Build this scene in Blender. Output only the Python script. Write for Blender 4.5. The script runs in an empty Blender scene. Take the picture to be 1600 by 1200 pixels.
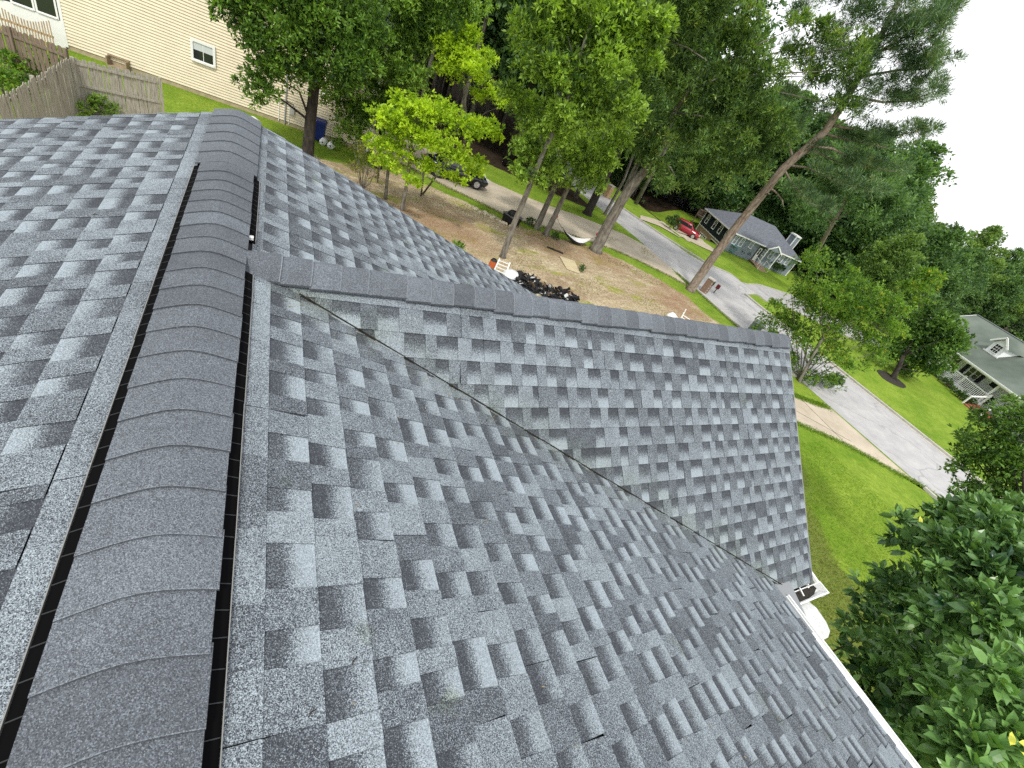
import bpy, bmesh, math, random
import numpy as np
from mathutils import Vector, Matrix
random.seed(7); rng = np.random.default_rng(11)
PI = math.pi
sc = bpy.context.scene
COL = sc.collection
# ------------------------------------------------------------------ camera
R = np.array([[0.865852, -0.029686, -0.499418], [-0.347947, 0.681550, -0.643756], [0.359489, 0.731169, 0.579792]])
C = np.array([0.186, 0.0, 8.2458]); F = 678.89
cd = bpy.data.cameras.new("camera"); cam = bpy.data.objects.new("camera", cd); COL.objects.link(cam)
m4 = Matrix([list(R[i]) + [C[i]] for i in range(3)] + [[0, 0, 0, 1]])
cam.matrix_world = m4
cd.sensor_width = 36; cd.lens = 36 * F / 1600; cd.clip_start = 0.05; cd.clip_end = 2000
sc.camera = cam
# ------------------------------------------------------------------ world, sun, exposure
SUN_AZ, SUN_EL = math.radians(212), math.radians(56)
w = bpy.data.worlds.new("World"); sc.world = w; w.use_nodes = True
nt = w.node_tree; nt.nodes.clear()
out = nt.nodes.new('ShaderNodeOutputWorld'); mixw = nt.nodes.new('ShaderNodeMixShader')
b1 = nt.nodes.new('ShaderNodeBackground'); b2 = nt.nodes.new('ShaderNodeBackground')
sky = nt.nodes.new('ShaderNodeTexSky'); sky.sky_type = 'NISHITA'; sky.sun_disc = False
sky.sun_elevation = SUN_EL; sky.sun_rotation = SUN_AZ
b1.inputs[1].default_value = 0.12; nt.links.new(sky.outputs[0], b1.inputs[0])
b2.inputs[0].default_value = (0.97, 0.985, 1.0, 1); b2.inputs[1].default_value = 1.2
tc = nt.nodes.new('ShaderNodeTexCoord'); nz = nt.nodes.new('ShaderNodeTexNoise'); nz.inputs['Scale'].default_value = 2.6
nz.inputs['Detail'].default_value = 5; rp = nt.nodes.new('ShaderNodeValToRGB')
rp.color_ramp.elements[0].position = 0.36; rp.color_ramp.elements[0].color = (0.85, 0.85, 0.85, 1)
rp.color_ramp.elements[1].position = 0.50; rp.color_ramp.elements[1].color = (1, 1, 1, 1)
nt.links.new(tc.outputs['Generated'], nz.inputs['Vector']); nt.links.new(nz.outputs[0], rp.inputs[0])
nt.links.new(rp.outputs[0], mixw.inputs[0]); nt.links.new(b1.outputs[0], mixw.inputs[1]); nt.links.new(b2.outputs[0], mixw.inputs[2])
nt.links.new(mixw.outputs[0], out.inputs[0])
sd = bpy.data.lights.new("sun", 'SUN'); sd.energy = 2.1; sd.angle = math.radians(7); sd.color = (1.0, 0.955, 0.87)
so = bpy.data.objects.new("sun", sd); COL.objects.link(so); so.location = (10, -10, 40)
sdir = Vector((math.sin(SUN_AZ) * math.cos(SUN_EL), math.cos(SUN_AZ) * math.cos(SUN_EL), math.sin(SUN_EL)))
so.rotation_euler = sdir.to_track_quat('Z', 'Y').to_euler()
sc.view_settings.view_transform = 'Standard'; sc.view_settings.look = 'None'
sc.view_settings.exposure = 0.34; sc.view_settings.gamma = 1; sc.view_settings.use_curve_mapping = False
sc.cycles.max_bounces = 5; sc.cycles.diffuse_bounces = 3; sc.cycles.glossy_bounces = 2; sc.cycles.transmission_bounces = 3
sc.cycles.transparent_max_bounces = 6; sc.cycles.use_denoising = False

# ------------------------------------------------------------------ geometry of the place
def S(t): t = min(max(t, 0.0), 1.0); return t * t * (3 - 2 * t)
def gh(x, y):
    "height of the terrain: the land falls away past the street corner"
    return -2.0 * S((x - 34) / 12) * S((y - 13) / 8) - 1.5 * S((y - 40) / 8) * S((58 - x) / 6) * S((x - 38) / 8)
def ray(px, py):
    v = R @ np.array([px - 800, -(py - 600), -F]); return v / np.linalg.norm(v)
def g(px, py, dz=0.0):
    v = ray(px, py); t = 4.0
    while t < 400:
        P = C + v * t
        if P[2] < gh(P[0], P[1]) + dz: return P
        t += 0.03
    return P
def atd(px, py, D): return C + D * ray(px, py)
def ath(px, py, hd):
    v = ray(px, py); return C + v * (hd / math.hypot(v[0], v[1]))
def cosax(px, py):
    return F / math.sqrt((px - 800) ** 2 + (py - 600) ** 2 + F * F)
def hitz(px, py, z):
    v = ray(px, py); return C + v * ((z - C[2]) / v[2])

# ------------------------------------------------------------------ builders
class MB:
    def __init__(s): s.v = []; s.f = []; s.t = []; s.tone = None
    def poly(s, pts, tones=None):
        n = len(s.v); s.v += [tuple(map(float, p)) for p in pts]; s.f.append(tuple(range(n, n + len(pts))))
        s.t.append(tones)
        return s
    def box(s, x0, x1, y0, y1, z0, z1):
        n = len(s.v)
        s.v += [(x0, y0, z0), (x1, y0, z0), (x1, y1, z0), (x0, y1, z0), (x0, y0, z1), (x1, y0, z1), (x1, y1, z1), (x0, y1, z1)]
        for f in ((0, 3, 2, 1), (4, 5, 6, 7), (0, 1, 5, 4), (1, 2, 6, 5), (2, 3, 7, 6), (3, 0, 4, 7)):
            s.f.append(tuple(n + i for i in f)); s.t.append(None)
        return s
    def bar(s, p, q, w, h=None, up=(0, 0, 1)):
        p = Vector(p); q = Vector(q); d = (q - p).normalized(); u = Vector(up)
        if abs(d.dot(u)) > .98: u = Vector((1, 0, 0))
        a = d.cross(u).normalized() * w / 2; b = a.cross(d).normalized() * (h or w) / 2
        n = len(s.v)
        for o in (p, q):
            for e in (-a - b, a - b, a + b, -a + b): s.v.append(tuple(o + e))
        for f in ((3, 2, 1, 0), (4, 5, 6, 7), (0, 1, 5, 4), (1, 2, 6, 5), (2, 3, 7, 6), (3, 0, 4, 7)):
            s.f.append(tuple(n + i for i in f)); s.t.append(None)
        return s
    def tube(s, pts, rad, k=8, cap=True):
        pts = [Vector(p) for p in pts]; rings = []
        if not hasattr(rad, '__len__'): rad = [rad] * len(pts)
        for i, p in enumerate(pts):
            d = (pts[min(i + 1, len(pts) - 1)] - pts[max(i - 1, 0)]).normalized()
            u = Vector((0, 0, 1)) if abs(d.z) < .9 else Vector((1, 0, 0))
            a = d.cross(u).normalized(); b = d.cross(a)
            n = len(s.v)
            for j in range(k):
                t = 2 * PI * j / k; s.v.append(tuple(p + (a * math.cos(t) + b * math.sin(t)) * rad[i]))
            rings.append(n)
        for r0, r1 in zip(rings, rings[1:]):
            for j in range(k):
                s.f.append((r0 + j, r0 + (j + 1) % k, r1 + (j + 1) % k, r1 + j)); s.t.append(None)
        if cap:
            s.f.append(tuple(rings[0] + j for j in reversed(range(k)))); s.t.append(None)
            s.f.append(tuple(rings[-1] + j for j in range(k))); s.t.append(None)
        return s
    def prism(s, poly, z0, z1):
        n = len(s.v); k = len(poly)
        s.v += [(float(p[0]), float(p[1]), z0) for p in poly] + [(float(p[0]), float(p[1]), z1) for p in poly]
        s.f.append(tuple(n + k + i for i in range(k))); s.f.append(tuple(n + i for i in reversed(range(k)))); s.t += [None, None]
        for i in range(k):
            j = (i + 1) % k; s.f.append((n + i, n + j, n + k + j, n + k + i)); s.t.append(None)
        return s
    def loft(s, rings, close=True, caps=True):
        ids = []
        for r in rings:
            ids.append(len(s.v)); s.v += [tuple(map(float, p)) for p in r]
        k = len(rings[0])
        for a, b in zip(ids, ids[1:]):
            for j in range(k if close else k - 1):
                s.f.append((a + j, a + (j + 1) % k, b + (j + 1) % k, b + j)); s.t.append(None)
        if caps:
            s.f.append(tuple(ids[0] + j for j in reversed(range(k)))); s.f.append(tuple(ids[-1] + j for j in range(k))); s.t += [None, None]
        return s
    def mesh(s, name, mat, smooth=False):
        me = bpy.data.meshes.new(name); me.from_pydata(s.v, [], s.f)
        if any(t is not None for t in s.t):
            at = me.color_attributes.new('tone', 'FLOAT_COLOR', 'CORNER'); arr = []
            for f, t in zip(s.f, s.t):
                t = t if t is not None else [0.1] * len(f)
                for x in t: arr += [x, x, x, 1]
            at.data.foreach_set('color', arr)
        if mat: me.materials.append(mat)
        if smooth: me.polygons.foreach_set('use_smooth', [True] * len(me.polygons))
        me.update()
        return me
    def build(s, name, mat, parent=None, smooth=False, loc=None, rz=None):
        return link(name, s.mesh(name, mat, smooth), parent, loc, rz)

def link(name, me, parent=None, loc=None, rz=None):
    o = bpy.data.objects.new(name, me); COL.objects.link(o)
    if parent: o.parent = parent
    if loc is not None: o.location = loc
    if rz is not None: o.rotation_euler = (0, 0, rz)
    return o
def tag(o, label=None, cat=None, group=None, kind=None):
    for k, v in (('label', label), ('category', cat), ('group', group), ('kind', kind)):
        if v: o[k] = v
    return o
def thing(name, label, cat, loc=(0, 0, 0), rz=0, group=None):
    o = bpy.data.objects.new(name, None); COL.objects.link(o); o.empty_display_size = .1
    o.location = tuple(float(a) for a in loc); o.rotation_euler = (0, 0, rz)
    return tag(o, label, cat, group)
def copy_tree(o, parent=None):
    c = o.copy(); COL.objects.link(c)
    if parent: c.parent = parent
    for ch in list(o.children): copy_tree(ch, c)
    return c

# ------------------------------------------------------------------ materials
def mat(name, col, rough=.8, noise=0, scale=8, col2=None, spec=.3, metal=0, bump=0, detail=4, stretch=None):
    m = bpy.data.materials.new(name); m.use_nodes = True; n = m.node_tree; p = n.nodes['Principled BSDF']
    p.inputs['Roughness'].default_value = rough; p.inputs['Specular IOR Level'].default_value = spec; p.inputs['Metallic'].default_value = metal
    c = (*col, 1)
    if noise or col2:
        ge = n.nodes.new('ShaderNodeNewGeometry'); tx = n.nodes.new('ShaderNodeTexNoise'); tx.inputs['Scale'].default_value = scale
        tx.inputs['Detail'].default_value = detail; tx.inputs['Roughness'].default_value = .65
        src = ge.outputs['Position']
        if stretch:
            mp = n.nodes.new('ShaderNodeMapping'); mp.inputs['Scale'].default_value = stretch; n.links.new(src, mp.inputs[0]); src = mp.outputs[0]
        n.links.new(src, tx.inputs['Vector'])
        r = n.nodes.new('ShaderNodeValToRGB'); r.color_ramp.elements[0].position = .33; r.color_ramp.elements[1].position = .67
        c2 = col2 or tuple(a * (1 + noise) for a in col); c1 = col if col2 else tuple(a * (1 - noise) for a in col)
        r.color_ramp.elements[0].color = (*c1, 1); r.color_ramp.elements[1].color = (*c2, 1)
        n.links.new(tx.outputs[0], r.inputs[0]); n.links.new(r.outputs[0], p.inputs['Base Color'])
        if bump:
            b = n.nodes.new('ShaderNodeBump'); b.inputs['Strength'].default_value = bump; b.inputs['Distance'].default_value = .02
            n.links.new(tx.outputs[0], b.inputs['Height']); n.links.new(b.outputs[0], p.inputs['Normal'])
    else: p.inputs['Base Color'].default_value = c
    return m

def shingle_mat(name, dark, light, bias=0.0, gran=500, stain=False):
    m = bpy.data.materials.new(name); m.use_nodes = True; n = m.node_tree; L = n.links; p = n.nodes['Principled BSDF']
    p.inputs['Roughness'].default_value = .9; p.inputs['Specular IOR Level'].default_value = .25
    ge = n.nodes.new('ShaderNodeNewGeometry'); at = n.nodes.new('ShaderNodeAttribute'); at.attribute_name = 'tone'
    oi = n.nodes.new('ShaderNodeObjectInfo')
    vo = n.nodes.new('ShaderNodeTexVoronoi'); vo.inputs['Scale'].default_value = gran; L.new(ge.outputs['Position'], vo.inputs['Vector'])
    sp = n.nodes.new('ShaderNodeSeparateColor'); L.new(vo.outputs['Color'], sp.inputs[0])
    big = n.nodes.new('ShaderNodeTexNoise'); big.inputs['Scale'].default_value = 9; big.inputs['Detail'].default_value = 3; L.new(ge.outputs['Position'], big.inputs['Vector'])
    def mth(op, a, b):
        x = n.nodes.new('ShaderNodeMath'); x.operation = op
        for i, v in enumerate((a, b)):
            if isinstance(v, (int, float)): x.inputs[i].default_value = v
            elif v is not None: L.new(v, x.inputs[i])
        return x.outputs[0]
    t = mth('ADD', at.outputs['Fac'], bias)
    t = mth('ADD', t, mth('MULTIPLY', mth('SUBTRACT', oi.outputs['Random'], .5), .14))
    t = mth('ADD', t, mth('MULTIPLY', mth('SUBTRACT', big.outputs[0], .5), .35))
    # granule chosen light or dark, with a soft edge
    dlt = mth('MULTIPLY', mth('SUBTRACT', t, sp.outputs[0]), 1.5)
    mr = n.nodes.new('ShaderNodeClamp'); L.new(mth('ADD', dlt, .5), mr.inputs[0])
    mx = n.nodes.new('ShaderNodeMix'); mx.data_type = 'RGBA'; L.new(mr.outputs[0], mx.inputs['Factor'])
    mx.inputs['A'].default_value = (*dark, 1); mx.inputs['B'].default_value = (*light, 1)
    # granule to granule brightness and patina
    br = mth('ADD', mth('MULTIPLY', sp.outputs[1], .8), .6)
    wear = n.nodes.new('ShaderNodeTexNoise'); wear.inputs['Scale'].default_value = 1.3; wear.inputs['Detail'].default_value = 5; L.new(ge.outputs['Position'], wear.inputs['Vector'])
    br = mth('MULTIPLY', br, mth('ADD', mth('MULTIPLY', wear.outputs[0], .5), .75))
    m2 = n.nodes.new('ShaderNodeMix'); m2.data_type = 'RGBA'; m2.blend_type = 'MULTIPLY'; m2.inputs['Factor'].default_value = 1
    L.new(mx.outputs['Result'], m2.inputs['A']); L.new(br, m2.inputs['B'])
    res = m2.outputs['Result']
    if stain:   # mossy film that builds up beside the valley
        dv = n.nodes.new('ShaderNodeVectorMath'); dv.operation = 'DOT_PRODUCT'; L.new(ge.outputs['Position'], dv.inputs[0]); dv.inputs[1].default_value = (.3813, .9244, 0)
        ds = mth('ABSOLUTE', mth('SUBTRACT', dv.outputs['Value'], 2.1015), 0); mo = n.nodes.new('ShaderNodeTexNoise'); mo.inputs['Scale'].default_value = 5; mo.inputs['Detail'].default_value = 6; L.new(ge.outputs['Position'], mo.inputs['Vector'])
        f0 = mth('SUBTRACT', 1.1, mth('MULTIPLY', ds, 5.0)); f1 = mth('MULTIPLY', mth('SUBTRACT', mo.outputs[0], .36), 3.0)
        sx = n.nodes.new('ShaderNodeSeparateXYZ'); L.new(ge.outputs['Position'], sx.inputs[0])
        cl = n.nodes.new('ShaderNodeClamp'); L.new(mth('MULTIPLY', mth('MULTIPLY', f0, f1), mth('GREATER_THAN', sx.outputs[0], .2)), cl.inputs[0])
        m3 = n.nodes.new('ShaderNodeMix'); m3.data_type = 'RGBA'; m3.blend_type = 'MULTIPLY'; L.new(mth('MULTIPLY', cl.outputs[0], .7), m3.inputs['Factor']); L.new(res, m3.inputs['A']); m3.inputs['B'].default_value = (.80, .82, .66, 1); res = m3.outputs['Result']
    L.new(res, p.inputs['Base Color'])
    bp = n.nodes.new('ShaderNodeBump'); bp.inputs['Strength'].default_value = .2; bp.inputs['Distance'].default_value = .0015
    L.new(sp.outputs[2], bp.inputs['Height']); L.new(bp.outputs[0], p.inputs['Normal'])
    return m

def leaf_mat(name, dark, light, trans=.35, rough=.5, hue2=None):
    "leaf colour from a per-leaf random attribute"
    m = bpy.data.materials.new(name); m.use_nodes = True; n = m.node_tree; L = n.links; p = n.nodes['Principled BSDF']
    p.inputs['Roughness'].default_value = rough; p.inputs['Specular IOR Level'].default_value = .35
    at = n.nodes.new('ShaderNodeAttribute'); at.attribute_name = 'rnd'
    r = n.nodes.new('ShaderNodeValToRGB'); r.color_ramp.elements[0].color = (*(a * 1.15 for a in dark), 1); r.color_ramp.elements[1].color = (*(a * 1.06 for a in light), 1); r.color_ramp.elements[1].position = .86
    if hue2:
        e = r.color_ramp.elements.new(.96); e.color = (*light, 1); r.color_ramp.elements[-1].color = (*hue2, 1)
    L.new(at.outputs['Fac'], r.inputs[0]); L.new(r.outputs[0], p.inputs['Base Color'])
    tr = n.nodes.new('ShaderNodeBsdfTranslucent'); mg = n.nodes.new('ShaderNodeMix'); mg.data_type = 'RGBA'; mg.blend_type = 'MULTIPLY'
    mg.inputs['Factor'].default_value = 1; mg.inputs['B'].default_value = (1.5, 1.5, .5, 1); L.new(r.outputs[0], mg.inputs['A']); L.new(mg.outputs['Result'], tr.inputs[0])
    ms = n.nodes.new('ShaderNodeMixShader'); ms.inputs[0].default_value = trans
    L.new(p.outputs[0], ms.inputs[1]); L.new(tr.outputs[0], ms.inputs[2]); L.new(ms.outputs[0], n.nodes['Material Output'].inputs['Surface'])
    return m

M = {}
M['shingle'] = shingle_mat('roof_shingle', (.037, .041, .050), (.265, .306, .338), stain=True)
M['cap'] = shingle_mat('ridge_cap_shingle', (.064, .070, .082), (.162, .183, .206))
M['deck'] = mat('dark_underlay', (.012, .012, .014), .9)
M['vent'] = mat('black_vent_plastic', (.003, .003, .0035), .9, spec=.05)
M['ventrib'] = mat('vent_rib_plastic', (.028, .03, .032), .8)
M['edge'] = mat('vent_edge_strip', (.22, .22, .21), .7)
M['white'] = mat('white_painted_metal', (.78, .79, .78), .45, .08, 5)
M['whitewood'] = mat('white_painted_wood', (.80, .80, .79), .6, .04, 9)
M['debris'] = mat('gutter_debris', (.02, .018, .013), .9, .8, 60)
M['dripedge'] = mat('grey_drip_edge', (.22, .23, .24), .5)
M['brick'] = mat('red_brick', (.33, .12, .07), .9, .3, 14)
M['wallour'] = mat('cream_wall', (.55, .52, .45), .8, .06)
M['bark'] = mat('grey_bark', (.075, .064, .050), .95, 0, 7, (.25, .23, .195), bump=.5, stretch=(1, 1, .3))
M['barkdark'] = mat('dark_bark', (.014, .011, .009), .95, 0, 8, (.055, .047, .038), bump=.5, stretch=(1, 1, .3))
M['barkpine'] = mat('pine_bark', (.12, .085, .065), .95, 0, 9, (.33, .27, .22), bump=.5, stretch=(1, 1, .35))
M['street'] = mat('asphalt_street', (.33, .325, .33), .9, 0, 1.1, (.43, .425, .42), detail=8)
M['concrete'] = mat('concrete', (.36, .31, .235), .9, 0, .8, (.50, .435, .345), detail=8)
M['curb'] = mat('curb_concrete', (.42, .40, .36), .9, .14, 3)
M['wooddrk'] = mat('brown_fence_wood', (.13, .095, .07), .9, 0, 5, (.25, .19, .15), stretch=(6, 6, .7))
M['woodgrey'] = mat('weathered_fence_wood', (.20, .185, .15), .9, 0, 6, (.42, .40, .34), stretch=(6, 6, .6))
M['woodnew'] = mat('picket_wood', (.42, .29, .18), .85, .25, 8)
M['glass'] = mat('dark_window_glass', (.02, .022, .026), .08, spec=.8)
M['blind'] = mat('white_blind', (.55, .58, .60), .7)
M['black'] = mat('black_plastic', (.012, .012, .013), .45)
M['rubber'] = mat('tyre_rubber', (.018, .018, .02), .8)
M['chrome'] = mat('alloy', (.6, .6, .62), .3, metal=.8)

# ------------------------------------------------------------------ foliage
def leaf_mesh(name, mats, pos, axis, nrm, ln, wd, rnd):
    n = len(pos); side = np.cross(axis, nrm); side /= np.linalg.norm(side, axis=1)[:, None] + 1e-9
    ln = ln[:, None]; wd = wd[:, None]
    nn = np.cross(side, axis)
    V = np.empty((n, 4, 3)); V[:, 0] = pos; V[:, 1] = pos + axis * ln * .45 + side * wd * .5 + nn * wd * .15
    V[:, 2] = pos + axis * ln; V[:, 3] = pos + axis * ln * .45 - side * wd * .5 + nn * wd * .15
    me = bpy.data.meshes.new(name)
    me.vertices.add(n * 4); me.vertices.foreach_set('co', V.reshape(-1))
    me.loops.add(n * 4); me.loops.foreach_set('vertex_index', np.arange(n * 4, dtype=np.int32))
    me.polygons.add(n); me.polygons.foreach_set('loop_start', np.arange(n, dtype=np.int32) * 4)
    me.polygons.foreach_set('loop_total', np.full(n, 4, dtype=np.int32))
    a = me.attributes.new('rnd', 'FLOAT', 'FACE'); a.data.foreach_set('value', rnd.astype(np.float32))
    me.materials.append(mats); me.update(calc_edges=True)
    return me
def unit(a): return a / (np.linalg.norm(a, axis=-1, keepdims=True) + 1e-9)
def sprays(blobs, dens, per, ln, wd, cone=.8, up=.35, droop=0.0, sub=16, subr=.36, fill=.12, squash=.85, hue=.34, stretch=None):
    "leaf sprays on the surfaces of many small clumps that sit on the surface of each blob"
    P = []; A = []; Rn = []
    for b in blobs:
        c = np.array(b[:3]); r = b[3]; k = max(5, int(sub))
        d = unit(rng.normal(size=(k, 3))); d[:, 2] = np.where(d[:, 2] < -.5, -d[:, 2] * .6, d[:, 2])
        cc = c + d * r * rng.uniform(.45, .92, (k, 1)) * np.array([1, 1, squash]); rr = r * subr * rng.uniform(.65, 1.35, k)
        cb = rng.uniform(-hue, hue, k)
        ns = int(dens * 4 * PI * r * r)
        j = rng.choice(k, ns, p=rr ** 2 / (rr ** 2).sum())
        e = unit(rng.normal(size=(ns, 3)) + np.array([0, 0, .35]))
        q = cc[j] + e * (rr[j] * rng.uniform(.55, 1.12, ns))[:, None] * np.array([1, 1, .75])
        q += rng.normal(size=(ns, 3)) * r * .05
        nf = int(ns * fill)
        q[:nf] = c + unit(rng.normal(size=(nf, 3))) * (r * rng.uniform(0, .8, (nf, 1)))
        ax = unit(e * .8 + unit(q - c) * .5 + np.array([0, 0, up - droop]))
        P.append(q); A.append(ax); Rn.append(.45 + cb[j] + rng.normal(size=ns) * .10)
    P = np.concatenate(P); A = np.concatenate(A); Rn = np.concatenate(Rn)
    P = np.repeat(P, per, 0); A = np.repeat(A, per, 0); Rn = np.repeat(Rn, per)
    n = len(P); ax = unit(A + rng.normal(size=(n, 3)) * cone - np.array([0, 0, droop]))
    nr = unit(rng.normal(size=(n, 3)) * .55 + np.array([0, 0, 1.0]))
    L = ln * rng.uniform(.65, 1.25, n)
    return P + ax * (L * .15)[:, None], ax, nr, L, wd * rng.uniform(.7, 1.2, n), np.clip(Rn + rng.normal(size=n) * .13, 0, 1)
def B(px, py, D, rpx):
    P = atd(px, py, D); return (*P, rpx * D * cosax(px, py) / F)
def tree(name, label, cat, trunk, blobs, lm, bark, dens=9, per=6, ln=.16, wd=.07, group=None, limbs=True, extra=None, **kw):
    base = np.array(trunk[0][0]); t = thing(name, label, cat, base, 0, group)
    mb = MB(); pts = [np.array(p) - base for p, r in trunk]; pts[0] = pts[0] - np.array([0, 0, .15])
    rad = [r for p, r in trunk]; rad2 = [rad[0] * 1.35] + rad[1:]
    # flare at the foot
    p0, p1 = pts[0], pts[1]; pts2 = [p0, p0 + (p1 - p0) * min(.5, .35 / (np.linalg.norm(p1 - p0) + 1e-6))] + pts[1:]
    mb.tube(pts2, [rad[0] * 1.5, rad[0]] + rad[1:], 10)
    mb.build('trunk', bark, t, True)
    if limbs:
        top = pts[-1]; body = pts[len(pts) // 2:] if len(pts) > 2 else pts[-1:]
        for b in blobs[:limbs if limbs is not True else 9]:
            e = np.array(b[:3]) - base; cand = [q for q in pts[1:] if q[2] < e[2] + 1] or [pts[-1]]
            s_ = min(cand, key=lambda q: np.linalg.norm(q - e) + .5 * abs(q[2] - e[2] + 1.5)); mid = (s_ + e) / 2 + np.array([0, 0, .25]) + rng.normal(size=3) * .15
            r0 = max(.02, rad[-1] * .45)
            MB().tube([s_, mid, e], [r0, r0 * .65, r0 * .25], 6).build('limb', bark, t, True)
    if extra:
        for p, r in extra: MB().tube([np.array(q) - base for q in p], r, 6).build('limb', bark, t, True)
    P, ax, nr, L, W, rn = sprays(blobs, dens, per, ln, wd, **kw)
    link('crown', leaf_mesh('crown', lm, P - base, ax, nr, L, W, rn), t)
    return t
# ================================================================== our house and its roof
TM, TW, WY, XE, XV, E_ = 0.35474, 0.86, 2.2733, 4.94, 4.26, 0.1429
ZR = 7.0; YG = 4.55; YN = -4.0; X0 = -0.043
cm, sm = 1 / math.hypot(1, TM), TM / math.hypot(1, TM); cw, sw = 1 / math.hypot(1, TW), TW / math.hypot(1, TW)
house = thing('shingled_house', 'house under the grey laminated shingle roof with a cross gable wing', 'house', (0, 0, 0))
def strip_mesh(seed, L=1.0, e=E_, teeth=True):
    r = random.Random(seed); mb = MB(); base = r.uniform(.33, .48)
    def zt(v): return .004 + .0064 * max(v, 0) / e
    def face(u0, u1, tn):
        vs = [-.02, .0, .33 * e, .66 * e, e]
        for i in range(4):
            a, b = vs[i], vs[i + 1]
            mb.poly([(u0, a, zt(a)), (u1, a, zt(a)), (u1, b, zt(b)), (u0, b, zt(b))], [tn[i], tn[i], tn[i + 1], tn[i + 1]])
        mb.poly([(u0, e, zt(e)), (u1, e, zt(e)), (u1, e - .001, 0), (u0, e - .001, 0)], [.06] * 4)
        for uu in ((u0, u1)): mb.poly([(uu, -.02, zt(0)), (uu, e, zt(e)), (uu, e, 0), (uu, -.02, 0)], [.1] * 4)
    g_ = .0012
    if not teeth:
        u = g_
        while u < L - .02:
            w_ = min(r.uniform(.12, .30), L - g_ - u); w_ = L - g_ - u if L - g_ - u - w_ < .03 else w_; t0 = r.choice([.36, .44, .52, .60]); face(u, u + w_, [t0 - .12, t0 - .1, t0, t0, t0 + .04]); u += w_
        return mb.mesh('shingle', M['shingle'])
    u = g_; seg = []; cut = r.random() < .5
    while u < L - g_ - .03:
        w_ = r.uniform(.075, .145) if cut else r.choice([r.uniform(.065, .11), r.uniform(.09, .17)])
        w_ = min(w_, L - g_ - u)
        if L - g_ - (u + w_) < .04: w_ = L - g_ - u
        seg.append((u, u + w_, cut)); u += w_; cut = not cut
    for a, b, c_ in seg:
        if c_:
            lo = r.uniform(-.06, .06); hi = r.choice([r.uniform(.68, .82), r.uniform(.85, 1.1)])
            face(max(a - .012, g_), min(b + .012, L - g_), [lo, lo + .01, lo + r.uniform(.0, .12), lo + (hi - lo) * r.uniform(.6, .9), hi])
        else:
            tn = r.choice([base, base, base + .10, base + .04, base - .20, base - .11, .60]); j = r.uniform(-.005, .008); k = r.uniform(-.005, .008)
            p = [(a - j * .3, -.006), (b + j * .3, -.006), (b - k, e + .001), (a + j, e + .001)]
            q = [(x, y, zt(y) + .0032) for x, y in p]; lo = [(x, y, zt(y) - .001) for x, y in p[:2]] + [(x, y, 0) for x, y in p[2:]]
            mb.poly(q, [tn - .03, tn - .03, tn + .03, tn + .03])
            mb.poly([q[3], q[2], lo[2], lo[3]][::-1], [.03] * 4); mb.poly([q[1], q[2], lo[2], lo[1]], [.05] * 4); mb.poly([q[0], q[3], lo[3], lo[0]], [.05] * 4)
    return mb.mesh('shingle', M['shingle'])
VAR = [strip_mesh(i) for i in range(26)]; VST = [strip_mesh(90 + i, e=.072, teeth=False) for i in range(3)]
def frame(O, u, v):
    u = Vector(u); v = Vector(v); n = u.cross(v)
    return Matrix([[u[i], v[i], n[i], O[i]] for i in range(3)] + [[0, 0, 0, 1]])
def clipped(me, MX, planes):
    "the piece cut by planes (co, no); None if nothing is left, the mesh itself if none of them touch it"
    vs = np.empty(len(me.vertices) * 3); me.vertices.foreach_get('co', vs); vs = vs.reshape(-1, 3)
    Rm = np.array(MX)[:3, :3]; T = np.array(MX)[:3, 3]; W = vs @ Rm.T + T; cutters = []
    for co, no in planes:
        dd = (W - np.array(co)) @ np.array(no)
        if dd.min() >= -1e-5: return None
        if dd.max() > 1e-5: cutters.append((co, no))
    if not cutters: return me
    bm = bmesh.new(); bm.from_mesh(me); inv = MX.inverted()
    for co, no in cutters:
        bmesh.ops.bisect_plane(bm, geom=bm.verts[:] + bm.edges[:] + bm.faces[:], plane_co=inv @ Vector(co), plane_no=inv.to_3x3() @ Vector(no), clear_outer=True)
    if not bm.faces: bm.free(); return None
    m2 = bpy.data.meshes.new('shingle'); bm.to_mesh(m2); bm.free(); m2.materials.append(M['shingle'])
    return m2
pieces = []   # (mesh, matrix, slope object)
def shingle_slope(deck, O, u, v, courses, ulo, uhi, planes, start=None, seed=0):
    r = random.Random(seed); u = Vector(u); v = Vector(v); O = Vector(O)
    for k, b in enumerate(courses):
        off = -r.uniform(0, 1) if k % 3 else -(k * .17 % 1)
        a = ulo + off
        while a < uhi:
            me = r.choice(VAR)
            pt = O + u * a + v * b
            MX = frame(pt, u, v); c = clipped(me, MX, planes)
            if c: pieces.append((c, MX, deck, O + u * (a + .5) + v * (b + .07)))
            a += 1.0
    if start is not None:
        planes = planes + [(tuple(O + v * (courses[0] + .004)), tuple(v))]; a = ulo
        while a < uhi:
            MX = frame(O + u * a + v * start, u, v); c = clipped(r.choice(VST), MX, planes)
            if c: pieces.append((c, MX, deck, O + u * (a + .5) + v * start))
            a += 1.0
def slope_deck(pts, label):
    mb = MB(); P = [Vector(p) for p in pts]; n = (P[1] - P[0]).cross(P[2] - P[0]).normalized()
    if n.z < 0: P.reverse(); n = -n
    top = [p - n * .002 for p in P]; bot = [p - n * .03 for p in P]; mb.poly(top); mb.poly(bot[::-1])
    for i in range(len(P)): j = (i + 1) % len(P); mb.poly([top[i], bot[i], bot[j], top[j]])
    return tag(mb.build('roof_slope', M['deck'], house), label)
ex = XV; ez = ZR - TM * ex; vy = lambda x: WY - TM / TW * x        # valley line in plan
xw = 4.52                                                            # where the valley reaches the wing eave
wlen = .182 + 16 * E_ + .01; wye = WY - wlen * cw; wze = ZR - wlen * sw
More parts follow.
